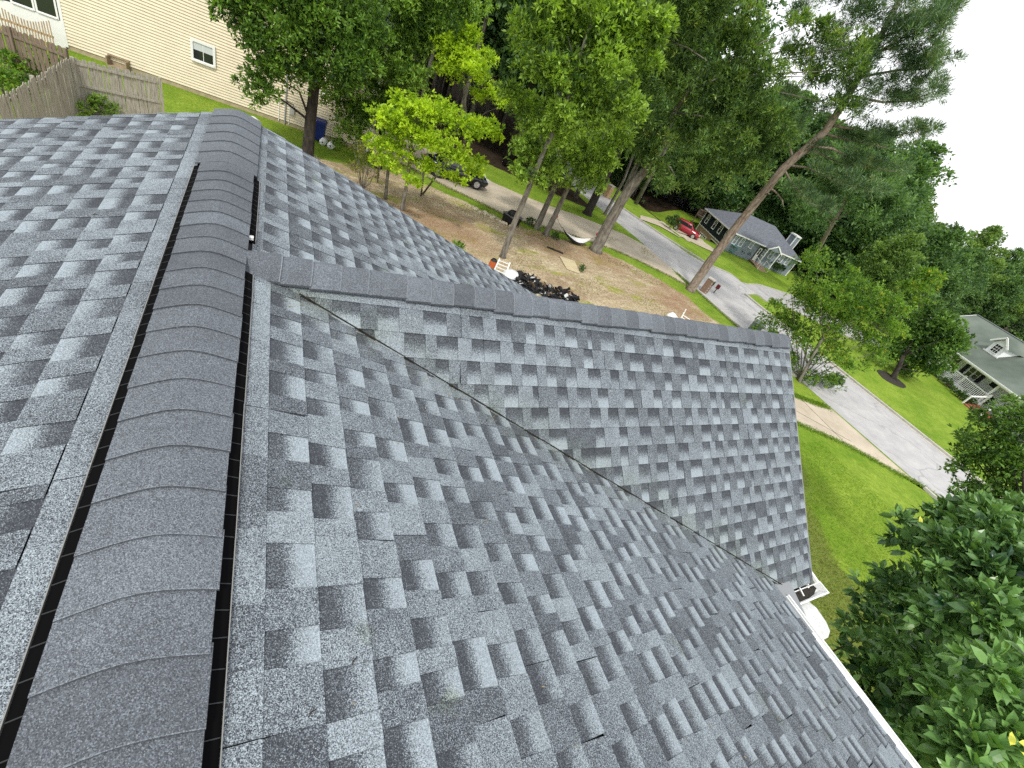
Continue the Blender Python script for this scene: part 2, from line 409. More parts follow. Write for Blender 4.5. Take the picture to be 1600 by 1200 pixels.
dR = slope_deck([(X0, YN, ZR - TM * X0), (ex, YN, ez), (ex, YG, ez), (X0, YG, ZR - TM * X0)], 'long low slope running down to the white gutter')
zl = lambda x: ZR + TM * (x - 2 * X0)
XL = -4.35
dL = slope_deck([(X0, YN, zl(X0)), (X0, YG, zl(X0)), (XL, YG, zl(XL)), (XL, YN, zl(XL))], 'slope on the far side of the vented ridge')
dW = slope_deck([(.02, WY, ZR), (XE, WY, ZR), (XE, wye, wze), (xw, wye, wze)], 'steep near slope of the cross gable wing')
dF = slope_deck([(.02, WY, ZR), (XE, WY, ZR), (XE, 2 * WY - wye, wze), (xw, 2 * WY - wye, wze)], 'hidden far slope of the cross gable wing')
nv = Vector((TM / TW, 1, 0)).normalized(); nf = Vector((TM / TW, -1, 0)).normalized()
gap = .004
nc = 30
cr = [.2166 + (k) * E_ for k in range(nc)]                            # tops of the courses on the long slope
right_planes = lambda near: [((0, WY, 0), tuple(nv)) if near else ((0, WY, 0), tuple(nf)), ((0, YG + .01, 0), (0, 1, 0)), ((0, YN, 0), (0, -1, 0)), ((ex + .012, 0, 0), (1, 0, 0))]
# near part: y below the valley line, far part: y above the mirrored one
shingle_slope(dR, (0, 0, ZR), (0, -1, 0), (cm, 0, -sm), cr, -WY, -YN, right_planes(True), .1487, 1)
shingle_slope(dR, (0, 0, ZR), (0, -1, 0), (cm, 0, -sm), [.1756 + k * E_ for k in range(30)], -YG - .3, -WY, right_planes(False), .1487, 2)
shingle_slope(dL, (0, 0, zl(0)), (0, 1, 0), (-cm, 0, -sm), [.300 / cm + k * E_ for k in range(28)], YN, YG, [((0, YG + .01, 0), (0, 1, 0)), ((0, YN, 0), (0, -1, 0))], .2330, 3)
cwk = [.182 + k * E_ for k in range(16)]
shingle_slope(dW, (0, WY, ZR), (-1, 0, 0), (0, -cw, -sw), cwk, -XE - .3, 0, [((-gap, WY - gap, 0), tuple(-nv)), ((XE + .012, 0, 0), (1, 0, 0))], .11, 4)
shingle_slope(dF, (0, WY, ZR), (1, 0, 0), (0, cw, -sw), cwk, 0, XE, [((0, WY, 0), tuple(-nf)), ((XE + .012, 0, 0), (1, 0, 0))], .11, 5)
# the 300 that show largest are objects of their own, the rest is one joined part
Cv = Vector(C)
def shown(P):
    c = R.T @ (np.array(P) - C)
    if c[2] > -.2: return -1
    px, py = 800 + F * c[0] / -c[2], 600 - F * c[1] / -c[2]
    return (1 if -120 < px < 1720 and -80 < py < 1280 else .001) / (np.linalg.norm(np.array(P) - C) ** 2)
pieces.sort(key=lambda p: -(shown(p[3]) * (.02 if p[2] is dF else 1)))
for me, MX, deck, _ in pieces[:296]:
    o = link('shingle', me, deck); o.matrix_local = MX
bm = bmesh.new()
for me, MX, deck, _ in pieces[296:]:
    n0 = len(bm.verts); bm.from_mesh(me); bm.verts.ensure_lookup_table()
    bmesh.ops.transform(bm, matrix=MX, verts=bm.verts[n0:])
me = bpy.data.meshes.new('shingle_courses'); bm.to_mesh(me); bm.free(); me.materials.append(M['shingle'])
tag(link('shingle_courses', me, house), kind='stuff')

# ridge vent, its slots and the bent cap shingles
r = random.Random(5)
def profile(hw, tan, H, rr=.045, k=9, off=0):
    return [(t * hw + off, H + tan * rr - tan * math.hypot(t * hw, rr)) for t in [-1 + 2 * i / (k - 1) for i in range(k)]]
def cap_main(y0, ln, hw, lift, off, tone, skew=0):
    H = ZR - TM * X0 + lift; mb = MB(); far = profile(hw, TM, H, off=X0 + off); near = profile(hw, TM, H + .006, off=X0 + off)
    mid = [(a, b + .003) for a, b in far]
    ya, yb = y0, y0 + ln + .02
    N = [(x, ya + skew * x + .012 * math.cos(x * 9) - .012, z) for x, z in near]; Q = [(x, yb, z - .002) for x, z in far]
    k = len(N)
    for i in range(k - 1):
        m0, m1 = [tuple(np.array(p_) * .985 + np.array(q_) * .015) for p_, q_ in ((N[i], Q[i]), (N[i + 1], Q[i + 1]))]
        mb.poly([m0, m1, Q[i + 1], Q[i]], [tone] * 4); mb.poly([N[i], N[i + 1], m1, m0], [.8] * 4)  # pale strip at the butt puts the worn edge's highlight into the tone
        mb.poly([(N[i][0], N[i][1], N[i][2] - .007), (N[i + 1][0], N[i + 1][1], N[i + 1][2] - .007), N[i + 1], N[i]], [.05] * 4)
    for i in (0, k - 1): mb.poly([N[i], Q[i], (Q[i][0], Q[i][1], Q[i][2] - .008), (N[i][0], N[i][1], N[i][2] - .012)], [.08] * 4)
    mb.build('ridge_cap', M['cap'], house)
y = YN
y += .021
while y < 3.30:
    cap_main(y, E_, .1425 + r.uniform(-.002, .002), .026 + r.uniform(-.001, .001), .008 + r.uniform(-.0025, .0025), r.choice([.22, .34, .48, .42, .28]), r.uniform(-.03, .03)); y += E_
y = 3.34
while y < YG:
    l = .205; cap_main(y, min(l, YG - y), .165, .016 - (y - 3.34) * .002, .0, r.choice([.30, .36, .42])); y += l
mb = MB()
for xi, xo, zf in ((.088, .134, lambda x: ZR - TM * x), (-.172, -.211, zl)):
    for ya, yb in (((YN, 2.15), (2.47, 3.33)) if xi > 0 else ((YN, 3.34),)):
        d = -1 if xi > 0 else 1; xs = xi + d * .07
        mb.poly([(xs, ya, zf(xs) + .017), (xo, ya, zf(xo) + .012), (xo, yb, zf(xo) + .012), (xs, yb, zf(xs) + .017)])
        mb.poly([(xo, ya, zf(xo) + .012), (xo, ya, zf(xo) - .01), (xo, yb, zf(xo) - .01), (xo, yb, zf(xo) + .012)])
        mb.poly([(xs, ya, zf(xs) + .017), (xo, ya, zf(xo) + .012), (xo, ya, zf(xo) - .01), (xs, ya, zf(xs) - .01)])
        mb.poly([(xs, yb, zf(xs) + .017), (xo, yb, zf(xo) + .012), (xo, yb, zf(xo) - .01), (xs, yb, zf(xs) - .01)])
vent = mb.build('ridge_vent', M['vent'], house)
rb = MB()
for xi, xo, zf in ((.088, .134, lambda x: ZR - TM * x), (-.172, -.211, zl)):
    y = YN
    while y < 3.3:
        if xi < 0 or not 2.12 < y < 2.5:
            rb.bar((xi, y, zf(xi) + .0175), (xo, y + r.uniform(-.002, .002), zf(xo) + .0128), .0022, .0022)
        y += .066
    xe = xo + (.0035 if xi > 0 else -.0035); eb = MB()
    for ya, yb in (((YN, 2.14), (2.48, 3.33)) if xi > 0 else ((YN, 3.34),)):
        yy = ya
        while yy < yb - .01:
            y2 = min(yy + r.uniform(.5, .9), yb); dz = r.uniform(-.001, .0015)
            eb.bar((xe, yy, zf(xe) + .011 + dz), (xe + r.uniform(-.002, .002), y2, zf(xe) + .010 + dz), .0022, .014); yy = y2
    eb.build('vent_edge', M['edge'], vent)
tag(rb.build('vent_rib', M['ventrib'], vent), kind='stuff')
MB().bar((.112, 2.475, ZR - .018), (.112, 2.50, ZR - .018), .03, .014).build('vent_plug', M['white'], house)
# caps of the wing ridge, lapped towards the main ridge
def cap_wing(x0, x1, hw, lift, tone, over):
    H = ZR + lift; mb = MB(); a = profile(hw, TW, H, .05); b = profile(hw, TW, H + .006, .05)
    A = [(x0 - over, WY + yy, z - .002) for yy, z in a]; Bq = [(x1 + .010 * math.cos(yy * 14) - .01, WY + yy, z) for yy, z in b]
    k = len(A)
    for i in range(k - 1):
        m0, m1 = [tuple(np.array(q_) * .97 + np.array(p_) * .03) for p_, q_ in ((A[i], Bq[i]), (A[i + 1], Bq[i + 1]))]
        mb.poly([A[i], m0, m1, A[i + 1]], [tone + .06, tone - .05, tone - .05, tone + .06]); mb.poly([m0, Bq[i], Bq[i + 1], m1], [.95] * 4)  # outer strip toned pale for the worn edge and its highlight
        mb.poly([Bq[i], (Bq[i][0], Bq[i][1], Bq[i][2] - .007), (Bq[i + 1][0], Bq[i + 1][1], Bq[i + 1][2] - .007), Bq[i + 1]], [.05] * 4)
    for i in (0, k - 1): mb.poly([A[i], Bq[i], (Bq[i][0], Bq[i][1], Bq[i][2] - .012), (A[i][0], A[i][1], A[i][2] - .01)], [.06] * 4)
    mb.build('ridge_cap', M['cap'], house)
x = .262; cap_wing(.088, x, .128, .014, .26, 0); k = 0
while x < XE - .02:
    l = .075 if k == 3 else E_; x2 = min(x + l, XE + .012)
    cap_wing(x, x2, .124 + r.uniform(-.006, .006), .008 + (.003 if k == 0 else 0), r.choice([.36, .46, .54, .28, .22, .40]) if k else .30, .02); x = x2; k += 1
# trim: rake boards, fascia, walls
z0w = wze
tr = MB(); tr.bar((XE + .018, WY, ZR - .02), (XE + .018, wye, wze - .02), .012, .05); tr.bar((XE + .018, WY, ZR - .02), (XE + .018, 2 * WY - wye, wze - .02), .012, .05)
tr.build('drip_edge', M['edge'], house)
tr = MB(); tr.bar((XE - .012, WY, ZR - .13), (XE - .012, wye, wze - .13), .025, .16); tr.bar((XE - .012, WY, ZR - .13), (XE - .012, 2 * WY - wye, wze - .13), .025, .16)
tr.bar((ex - .02, YN, ez - .10), (ex - .02, vy(ex) - .35, ez - .10), .02, .15); tr.bar((4.3, wye + .02, wze - .10), (XE, wye + .02, wze - .10), .02, .15)
tr.build('fascia', M['whitewood'], house)
MB().poly([(4.05, .05, ez - .035), (ex + .10, .05, ez - .035), (4.62, .60, ez - .035), (4.05, .62, ez - .035)]).build('valley_flashing', M['dripedge'], house)
wl = MB(); wl.box(XL + .4, ex - .35, YN + .1, YG - .3, 0, 5.3)
wl.poly([(XL + .4, YG - .3, 5.3), (ex - .35, YG - .3, 5.3), (X0, YG - .3, ZR - .1)])
wl.box(3.6, XE - .3, wye + .4, 2 * WY - wye - .4, 0, 5.2); wl.poly([(XE - .3, wye + .4, 5.2), (XE - .3, 2 * WY - wye - .4, 5.2), (XE - .3, WY, ZR - .35)])
wl.build('wall', M['wallour'], house)
vb = MB(); xa_, xb_ = .34, 4.44  # thin dark bar added along the valley to draw the cut edge's shadow
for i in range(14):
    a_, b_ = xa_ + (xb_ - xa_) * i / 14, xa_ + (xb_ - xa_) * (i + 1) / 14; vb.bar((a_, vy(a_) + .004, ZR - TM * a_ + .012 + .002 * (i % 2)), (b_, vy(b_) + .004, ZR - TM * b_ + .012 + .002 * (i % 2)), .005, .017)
tag(vb.build('valley_shadow_bar', M['debris'], house), kind='stuff')
# gutters
def gutter(P0, P1, outdir, name='gutter'):
    P0 = Vector(P0); P1 = Vector(P1); o = Vector(outdir); d = (P1 - P0).normalized(); g_ = MB()
    prof = [(0, 0), (0, -.085), (.065, -.085), (.085, -.05), (.115, -.02), (.115, .002), (.103, .002), (.103, -.018), (.076, -.048), (.060, -.079), (.006, -.079), (.006, 0)]
    rings = [[p + o * a + Vector((0, 0, b)) for a, b in prof] for p in (P0, P1)]
    g_.loft(rings); return g_.build(name, M['white'], house)
gA = gutter((ex - .004, YN, ez - .012), (ex - .004, .36, ez - .012), (1, 0, 0))
gB = gutter((4.30, wye - .012, wze - .012), (XE + .16, wye - .012, wze - .012), (0, -1, 0))
ec = MB(); ec.box(XE + .155, XE + .166, wye - .13, wye - .008, wze - .10, wze - .006)
ec.bar((XE + .10, wye - .01, wze - .0), (XE + .05, wye + .22, wze + .06), .03, .03); ec.build('end_cap', M['white'], gB)
ps = MB(); q = [(1226, 930), (1232, 944), (1243, 948), (1258, 940), (1272, 928), (1276, 919), (1268, 912), (1248, 918)]
pp = [hitz(a, b, wze - .045) for a, b in q]; ps.prism([(p[0], p[1]) for p in pp], wze - .085, wze - .045); ps.build('gutter_debris', M['debris'], gB)
st = MB(); a = hitz(1247, 914, wze + .0); b = hitz(1256, 931, wze + .0); st.bar(a, b, .012, .008); st.build('gutter_strap', M['white'], gB)
# rounded white cover that hangs below the gutter corner
q = [(1243, 950), (1264, 940), (1276, 950), (1291, 972), (1297, 986), (1294, 996), (1284, 1001), (1275, 999), (1262, 980)]
pp = [hitz(a, b, 5.30) for a, b in q]; cv = MB().prism([(p[0], p[1]) for p in pp], 5.27, 5.30)
ob = cv.build('leader_cover', mat('chalky_white', (.52, .53, .53), .7, .12, 25), house); ob.name = 'leader_cover'
mb = MB(); p = pp[4]; mb.tube([(p[0] - .12, p[1] + .05, 5.25), (p[0] - .25, p[1] + .05, 5.0), (ex - .3, p[1] + .05, 4.7), (ex - .3, p[1] + .05, .2)], .04, 8); mb.build('downspout', M['white'], house)
db = MB(); rr_ = random.Random(3)
for i in range(120):
    y = rr_.uniform(-3.2, .3); xx = ex + rr_.uniform(.02, .08); a_ = rr_.uniform(0, 3); db.bar((xx, y, ez - .088), (xx + .03 * math.cos(a_), y + .05 * math.sin(a_), ez - .082), .008, .004)
tag(db.build('gutter_litter', M['debris'], gA), kind='stuff')
# small twigs and leaves lying on the roof
for i, (px, py, z_) in enumerate([(487, 1118, 0), (553, 1037, 0), (150, 340, 1), (437, 300, 0), (760, 660, 0), (910, 750, 0), (1010, 770, 0)]):
    v = ray(px, py)
    if z_: t = (zl(C[0]) - C[2]) / (v[2] - TM * v[0]); P = C + v * t
    else: t = (ZR - C[2] - TM * C[0]) / (v[2] + TM * v[0]); P = C + v * t
    a_ = rr_.uniform(0, 3); mb = MB().tube([(-.010, 0, .001), (0, .004, .004), (.012, 0, .002)], [.0012, .0022, .0008], 5)
    o = mb.build('fallen_twig', M['barkdark'], None, loc=(P[0], P[1], P[2] + .014), rz=a_)
    tag(o, ['small dark twig lying near the bottom edge of the roof below the ridge', 'dark crumb of bark on a shingle in the lower middle', 'curled brown leaf on the slope beyond the vented ridge', 'pale curled sliver on the shingles by the far end of the ridge', 'pale leaf bit on shingles just left of the valley top', 'brown twig on shingles halfway along the valley', 'thin twig lying beside the valley line'][i], 'twig')

# leaf crumbs that gather on the shingles
lc = MB()
for i in range(260):
    x = abs(rr_.gauss(0, 1.6)) + .2 if i % 2 else rr_.uniform(.3, 4.1)
    if x > 4.1: continue
    y = vy(x) - abs(rr_.gauss(0, .12)) - .01 if i % 2 else rr_.uniform(-2, vy(x) - .1)
    z = ZR - TM * x + .013; a_ = rr_.uniform(0, 6.3); s_ = rr_.uniform(.002, .006); lc.bar((x, y, z), (x + s_ * 2 * math.cos(a_), y + s_ * 2 * math.sin(a_), z + .001), s_ * .6, .0015)
tag(lc.build('leaf_crumbs', mat('leaf_crumb', (.10, .075, .04), .9, 0, 90, (.35, .30, .16))), kind='stuff')
# ================================================================== ground
def inpoly(x, y, P):
    c = False; j = len(P) - 1
    for i in range(len(P)):
        if (P[i][1] > y) != (P[j][1] > y) and x < (P[j][0] - P[i][0]) * (y - P[i][1]) / (P[j][1] - P[i][1]) + P[i][0]: c = not c
        j = i
    return c
roughP = [tuple(g(a, b)[:2]) for a, b in [(1232, 640), (1252, 720), (1272, 800), (1312, 890), (1360, 930), (1450, 980), (1560, 1180)]] + [(3, -8), (3, 6)]
xs = [-700, -350, -180, -100, -60, -40, -30, -24] + list(np.arange(-20, 66.1, .5)) + [70, 75, 82, 92, 105, 125, 160, 220, 320, 700]
ys = [-700, -350, -180, -100, -60, -40, -25] + list(np.arange(-16, 62.1, .5)) + [66, 72, 80, 92, 110, 140, 200, 320, 700]
dirtP = [tuple(g(a, b)[:2]) for a, b in [(330, 188), (420, 215), (500, 250), (560, 258), (630, 272), (690, 300), (740, 322), (790, 346), (850, 364), (930, 388), (1000, 420), (1060, 455), (1100, 490), (1138, 514)]] + [(21, 11), (10, 8), (5, 6), (-7, 6), (-6, 24)]
NX, NY = len(xs), len(ys); mk = np.zeros((NX, NY, 3)); strw = np.zeros((NX, NY))
for i, x in enumerate(xs):
    for j, y in enumerate(ys):
        if -12 < x < 30 and 4 < y < 40: mk[i, j, 0] = inpoly(x, y, dirtP)
        if 4 < x < 34 and 10 < y < 34: strw[i, j] = max(math.exp(-((x - a) ** 2 + (y - b) ** 2) / r_ ** 2) for a, b, r_ in ((25, 19, 4.2), (19, 22, 3.0), (8, 21, 4.0), (15, 22, 3), (22, 17, 3)))
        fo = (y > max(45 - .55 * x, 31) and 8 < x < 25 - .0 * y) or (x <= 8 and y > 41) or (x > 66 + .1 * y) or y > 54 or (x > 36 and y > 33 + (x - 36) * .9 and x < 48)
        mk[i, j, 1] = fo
        mk[i, j, 2] = -12 < y < 10 and x < 22 and inpoly(x, y, roughP)
for _ in range(2):
    a = mk[8:-10, 7:-9]; b = a.copy()
    b[1:-1, 1:-1] = (a[1:-1, 1:-1] * 2 + a[2:, 1:-1] + a[:-2, 1:-1] + a[1:-1, 2:] + a[1:-1, :-2]) / 6; mk[8:-10, 7:-9] = b
V = [(x, y, gh(x, y)) for x in xs for y in ys]
Fc = [(i * NY + j, (i + 1) * NY + j, (i + 1) * NY + j + 1, i * NY + j + 1) for i in range(NX - 1) for j in range(NY - 1)]
me = bpy.data.meshes.new('ground'); me.from_pydata(V, [], Fc)
at_ = me.color_attributes.new('zone', 'FLOAT_COLOR', 'POINT'); arr = np.ones((NX * NY, 4)); arr[:, :3] = mk.reshape(-1, 3); sa_ = me.attributes.new('straw', 'FLOAT', 'POINT'); sa_.data.foreach_set('value', strw.reshape(-1).astype(np.float32)); me.color_attributes['zone'].data.foreach_set('color', arr.reshape(-1))
gm = bpy.data.materials.new('ground_cover'); gm.use_nodes = True; n = gm.node_tree; L = n.links; p = n.nodes['Principled BSDF']
p.inputs['Roughness'].default_value = .95; p.inputs['Specular IOR Level'].default_value = .1
ge = n.nodes.new('ShaderNodeNewGeometry'); za = n.nodes.new('ShaderNodeAttribute'); za.attribute_name = 'zone'
sz = n.nodes.new('ShaderNodeSeparateColor'); L.new(za.outputs['Color'], sz.inputs[0])
def N(scale, det=5, rough=.6, st=None):
    t = n.nodes.new('ShaderNodeTexNoise'); t.inputs['Scale'].default_value = scale; t.inputs['Detail'].default_value = det; t.inputs['Roughness'].default_value = rough
    if st:
        mp = n.nodes.new('ShaderNodeMapping'); mp.inputs['Scale'].default_value = st; mp.inputs['Rotation'].default_value = (0, 0, .5); L.new(ge.outputs['Position'], mp.inputs[0]); L.new(mp.outputs[0], t.inputs[0])
    else: L.new(ge.outputs['Position'], t.inputs[0])
    return t.outputs[0]
def RAMP(src, *st):
    r = n.nodes.new('ShaderNodeValToRGB'); e = r.color_ramp.elements
    for i, (pos, c) in enumerate(st):
        x = e[i] if i < 2 else e.new(pos)
        x.position = pos; x.color = (*c, 1) if len(c) == 3 else (c[0],) * 3 + (1,)
    L.new(src, r.inputs[0]); return r.outputs[0]
def MIX(f, a, b, mode='MIX'):
    m = n.nodes.new('ShaderNodeMix'); m.data_type = 'RGBA'; m.blend_type = mode
    for k, v in (('Factor', f), ('A', a), ('B', b)):
        if isinstance(v, (float, int)): m.inputs[k].default_value = v
        elif isinstance(v, tuple): m.inputs[k].default_value = (*v, 1)
        else: L.new(v, m.inputs[k])
    return m.outputs['Result']
def MA(op, a, b):
    x = n.nodes.new('ShaderNodeMath'); x.operation = op; x.use_clamp = op == 'MULTIPLY_ADD'
    for i, v in enumerate((a, b)):
        if isinstance(v, (int, float)): x.inputs[i].default_value = v
        else: L.new(v, x.inputs[i])
    return x.outputs[0]
grass = MIX(RAMP(N(.45, 6, .7), (.38, (0,)), (.62, (1,))), (.15, .255, .018), (.28, .38, .045))
grass = MIX(MA('MULTIPLY', RAMP(N(9, 6, .75, (1, .45, 1)), (.34, (0,)), (.66, (1,))), .75), grass, (.07, .135, .014))
grass = MIX(MA('MULTIPLY', RAMP(N(2.2, 5, .7), (.52, (0,)), (.72, (1,))), .35), grass, (.30, .33, .07))
dirt = MIX(RAMP(N(.28, 6, .7, (1, 1.6, 1)), (.36, (0,)), (.66, (1,))), (.28, .20, .125), (.54, .46, .30))
dirt = MIX(RAMP(N(1.1, 7, .75, (1, 1.8, 1)), (.50, (0,)), (.64, (1,))), dirt, (.58, .50, .35))
dirt = MIX(MA('MULTIPLY', RAMP(N(7, 8, .8), (.46, (0,)), (.60, (1,))), .8), dirt, (.15, .09, .05))
dirt = MIX(MA('MULTIPLY', RAMP(N(22, 4, .8), (.50, (0,)), (.62, (1,))), .55), dirt, (.62, .53, .40))
dirt = MIX(RAMP(N(.42, 8, .72, (1, 1.9, 1)), (.53, (0,)), (.62, (1,))), dirt, MIX(RAMP(N(3, 6, .8), (.4, (0,)), (.6, (1,))), (.17, .21, .04), (.38, .34, .11)))
sta = n.nodes.new('ShaderNodeAttribute'); sta.attribute_name = 'straw'
dirt = MIX(MA('MULTIPLY', RAMP(MA('ADD', sta.outputs['Fac'], MA('MULTIPLY', MA('SUBTRACT', N(1.2, 7, .75), .5), 1.6)), (.45, (0,)), (.95, (1,))), .6), dirt, MIX(RAMP(N(9, 6, .8), (.4, (0,)), (.6, (1,))), (.16, .085, .05), (.38, .23, .14)))
fd = RAMP(MA('ADD', sz.outputs[0], MA('MULTIPLY', MA('SUBTRACT', N(1.0, 7, .7), .5), 1.1)), (.42, (0,)), (.60, (1,)))
col_ = MIX(fd, grass, dirt)
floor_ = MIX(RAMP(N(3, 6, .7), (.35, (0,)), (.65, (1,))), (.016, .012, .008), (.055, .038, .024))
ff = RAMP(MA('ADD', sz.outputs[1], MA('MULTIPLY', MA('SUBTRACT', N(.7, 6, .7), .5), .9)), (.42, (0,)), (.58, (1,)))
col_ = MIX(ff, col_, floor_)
rough_ = MIX(RAMP(N(14, 6, .8), (.4, (0,)), (.6, (1,))), (.10, .15, .022), (.20, .22, .06))
fr = RAMP(MA('ADD', sz.outputs[2], MA('MULTIPLY', MA('SUBTRACT', N(1.3, 6, .7), .5), .9)), (.40, (0,)), (.75, (1,)))
col_ = MIX(fr, col_, rough_)
L.new(col_, p.inputs['Base Color'])
bp = n.nodes.new('ShaderNodeBump'); bp.inputs['Strength'].default_value = .7; bp.inputs['Distance'].default_value = .06; L.new(N(11, 6, .8), bp.inputs['Height']); L.new(bp.outputs[0], p.inputs['Normal'])
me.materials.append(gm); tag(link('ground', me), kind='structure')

def strip(name, left, right, mat_, dz, kind='structure', res=1.0, crossn=6, ramp=0.0):
    "a sheet between two edge lines of equal count, laid on the terrain"
    mb = MB(); P = []
    for (a, b), (a2, b2) in zip(zip(left, right), zip(left[1:], right[1:])):
        ln_ = max(np.hypot(*(np.array(a2[:2]) - a[:2])), np.hypot(*(np.array(b2[:2]) - b[:2]))); k = max(1, int(ln_ / res))
        for i in range(k):
            t = i / k; P.append((np.array(a[:2]) * (1 - t) + np.array(a2[:2]) * t, np.array(b[:2]) * (1 - t) + np.array(b2[:2]) * t))
    P.append((np.array(left[-1][:2]), np.array(right[-1][:2])))
    for l, r_ in P:
        for j in range(crossn + 1):
            q = l + (r_ - l) * j / crossn; mb.v.append((q[0], q[1], gh(q[0], q[1]) + dz + ramp * S((q[0] - 34) / 3)))
    k = crossn + 1
    for i in range(len(P) - 1):
        for j in range(crossn): mb.f.append((i * k + j, i * k + j + 1, (i + 1) * k + j + 1, (i + 1) * k + j)); mb.t.append(None)
    return tag(mb.build(name, mat_), kind=kind)
def flatpoly(name, pts, mat_, dz):
    mb = MB().poly([(p[0], p[1], dz) for p in pts]); o = mb.build(name, mat_)
    bm = bmesh.new(); bm.from_mesh(o.data); bmesh.ops.triangulate(bm, faces=bm.faces[:]); 
    for f in bm.faces:
        if f.normal.z < 0: f.normal_flip()
    bm.to_mesh(o.data); bm.free(); return tag(o, kind='structure')
def smooth_line(P, k=3):
    P = [np.array(p[:2]) for p in P]
    for _ in range(k):
        Q = [P[0]]
        for a, b in zip(P, P[1:]): Q += [a * .75 + b * .25, a * .25 + b * .75]
        P = Q + [P[-1]]
    return P
near_ = [(26.6, -60), (26.6, 2), (26.55, 10), (26.6, 18), (26.6, 22), (26.5, 27.5), (25.7, 36), (25.2, 45), (27, 56), (33, 68)]
far_ = [(33.4, -60), (33.4, 2), (33.4, 10), (33.4, 18), (33.4, 22), (32.2, 28.5), (30.2, 36), (29.8, 45), (32, 54), (38, 65)]
sm_ = M['street'].node_tree; Ls = sm_.links; ps_ = sm_.nodes['Principled BSDF']; base_ = ps_.inputs['Base Color'].links[0].from_socket
n0, L0, ge0 = n, L, ge; n, L = sm_, Ls; ge = n.nodes.new('ShaderNodeNewGeometry')
vc = n.nodes.new('ShaderNodeTexVoronoi'); vc.feature = 'DISTANCE_TO_EDGE'; vc.inputs['Scale'].default_value = .22; dn_ = n.nodes.new('ShaderNodeVectorMath'); dn_.operation = 'ADD'; nn_ = n.nodes.new('ShaderNodeTexNoise'); nn_.inputs['Scale'].default_value = .9; nn_.inputs['Detail'].default_value = 6; L.new(ge.outputs['Position'], nn_.inputs[0]); L.new(ge.outputs['Position'], dn_.inputs[0]); L.new(nn_.outputs['Color'], dn_.inputs[1]); L.new(dn_.outputs[0], vc.inputs['Vector'])
cr_ = MIX(RAMP(vc.outputs['Distance'], (0.004, (.30,)), (.012, (0,))), base_, (.10, .10, .10)); cr_ = MIX(MA('MULTIPLY', RAMP(N(.25, 4, .6, (1, .15, 1)), (.45, (0,)), (.62, (1,))), .22), cr_, (.20, .195, .19)); L.new(cr_, ps_.inputs['Base Color']); n, L, ge = n0, L0, ge0
strip('street', near_, far_, M['street'], .006, res=3)
sf = [g(1110, 416), g(1140, 430), g(1175, 442), g(1215, 455), g(1234, 461)]; sn = [g(1162, 459), g(1175, 461), g(1200, 469), g(1222, 477)]
SF = [np.array([32.0, 27.5])] + smooth_line(sf[:1] + sf[1:], 1) + [np.array([60., 22.5]), np.array([110., 14.])]
SN = [np.array([33.0, 19.0])] + smooth_line(sn, 1) + [np.array([58., 17.]), np.array([110., 8.])]
def resample(P, m):
    P = np.array(P); dd = np.r_[0, np.cumsum(np.linalg.norm(np.diff(P, axis=0), axis=1))]; t = np.linspace(0, dd[-1], m)
    return np.stack([np.interp(t, dd, P[:, 0]), np.interp(t, dd, P[:, 1])], 1)
strip('side_street', resample(SF, 40), resample(SN, 40), M['street'], .010, res=1, crossn=14, ramp=.045)
def curb(P, side=1, drop=None):
    mb = MB(); pn = MB(); Q = resample(P, max(4, int(sum(np.hypot(*(np.array(b[:2]) - np.array(a[:2]))) for a, b in zip(P, P[1:])) / 1.2)))
    for a, b in zip(Q, Q[1:]):
        za_, zb_ = gh(*a), gh(*b); mb.bar((a[0], a[1], za_ + .05), (b[0], b[1], zb_ + .05), .16, .14)
    return tag(mb.build('curb', M['curb']), kind='structure')
curb([(26.5, -40), (26.5, 3.0)]); curb([(26.45, 10.5), (26.5, 19.8), (26.55, 22)]); curb(far_[0:4] + [(33.35, 19.2)] + [tuple(q) for q in SN[1:4]]); curb([tuple(q) for q in SF[1:]]); curb([tuple(q) for q in SN[3:]])
curb([tuple(q) for q in SF[1:0:-1]] + [(31.8, 30)] + far_[6:9])
for a, b in ((far_[0], (33.4, 19)),):
    strip('gutter_pan', [(33.05, -40), (33.05, 18.6)], [(33.32, -40), (33.32, 18.6)], M['curb'], .011, res=3, crossn=1)
# driveways
dn = [g(a, b) for a, b in [(640, 262), (700, 294), (750, 317), (800, 343), (855, 357), (905, 372), (960, 391), (1000, 409), (1050, 434), (1078, 450)]]
df = [g(a, b) for a, b in [(735, 262), (770, 285), (800, 298), (825, 309), (860, 322), (900, 336), (940, 352), (975, 366), (1010, 385), (1040, 410)]]
dn = [np.array([2., 31.5])] + [q[:2] for q in dn]; df = [np.array([4., 38.])] + [q[:2] for q in df]
strip('driveway', dn, df, M['concrete'], .004, res=1.5, crossn=5)
ap = [(12, 8.6)] + [tuple(g(a, b)[:2]) for a, b in [(1237, 617), (1275, 631), (1292, 636)]] + [(26.42, 8.6), (26.42, 4.0)] + [tuple(g(a, b)[:2]) for a, b in [(1472, 784), (1440, 759), (1400, 739), (1325, 697), (1275, 675), (1240, 660)]] + [(12, 5.2)]
ap = [q for q in ap]
flatpoly('driveway', ap, M['concrete'], .004)
gd_ = [(1000, 337), (1030, 346), (1060, 358), (1081, 368), (1100, 379), (1115, 389)]; ge_ = [(1000, 343), (1030, 354), (1060, 371), (1079, 378), (1097, 387), (1113, 394)]
strip('driveway', [g(a, b) for a, b in gd_], [g(a, b) for a, b in ge_], M['concrete'], .06, res=1, crossn=4)
jt = MB()
for a, b in (((1250, 622), (1325, 697)), ((1240, 640), (1330, 690))): 
    P, Q = g(a, 0) if 0 else g(*a), g(*b); jt.bar((P[0], P[1], .0055), (Q[0], Q[1], .0055), .03, .003)
tag(jt.build('driveway_joint', M['barkdark']), kind='structure')

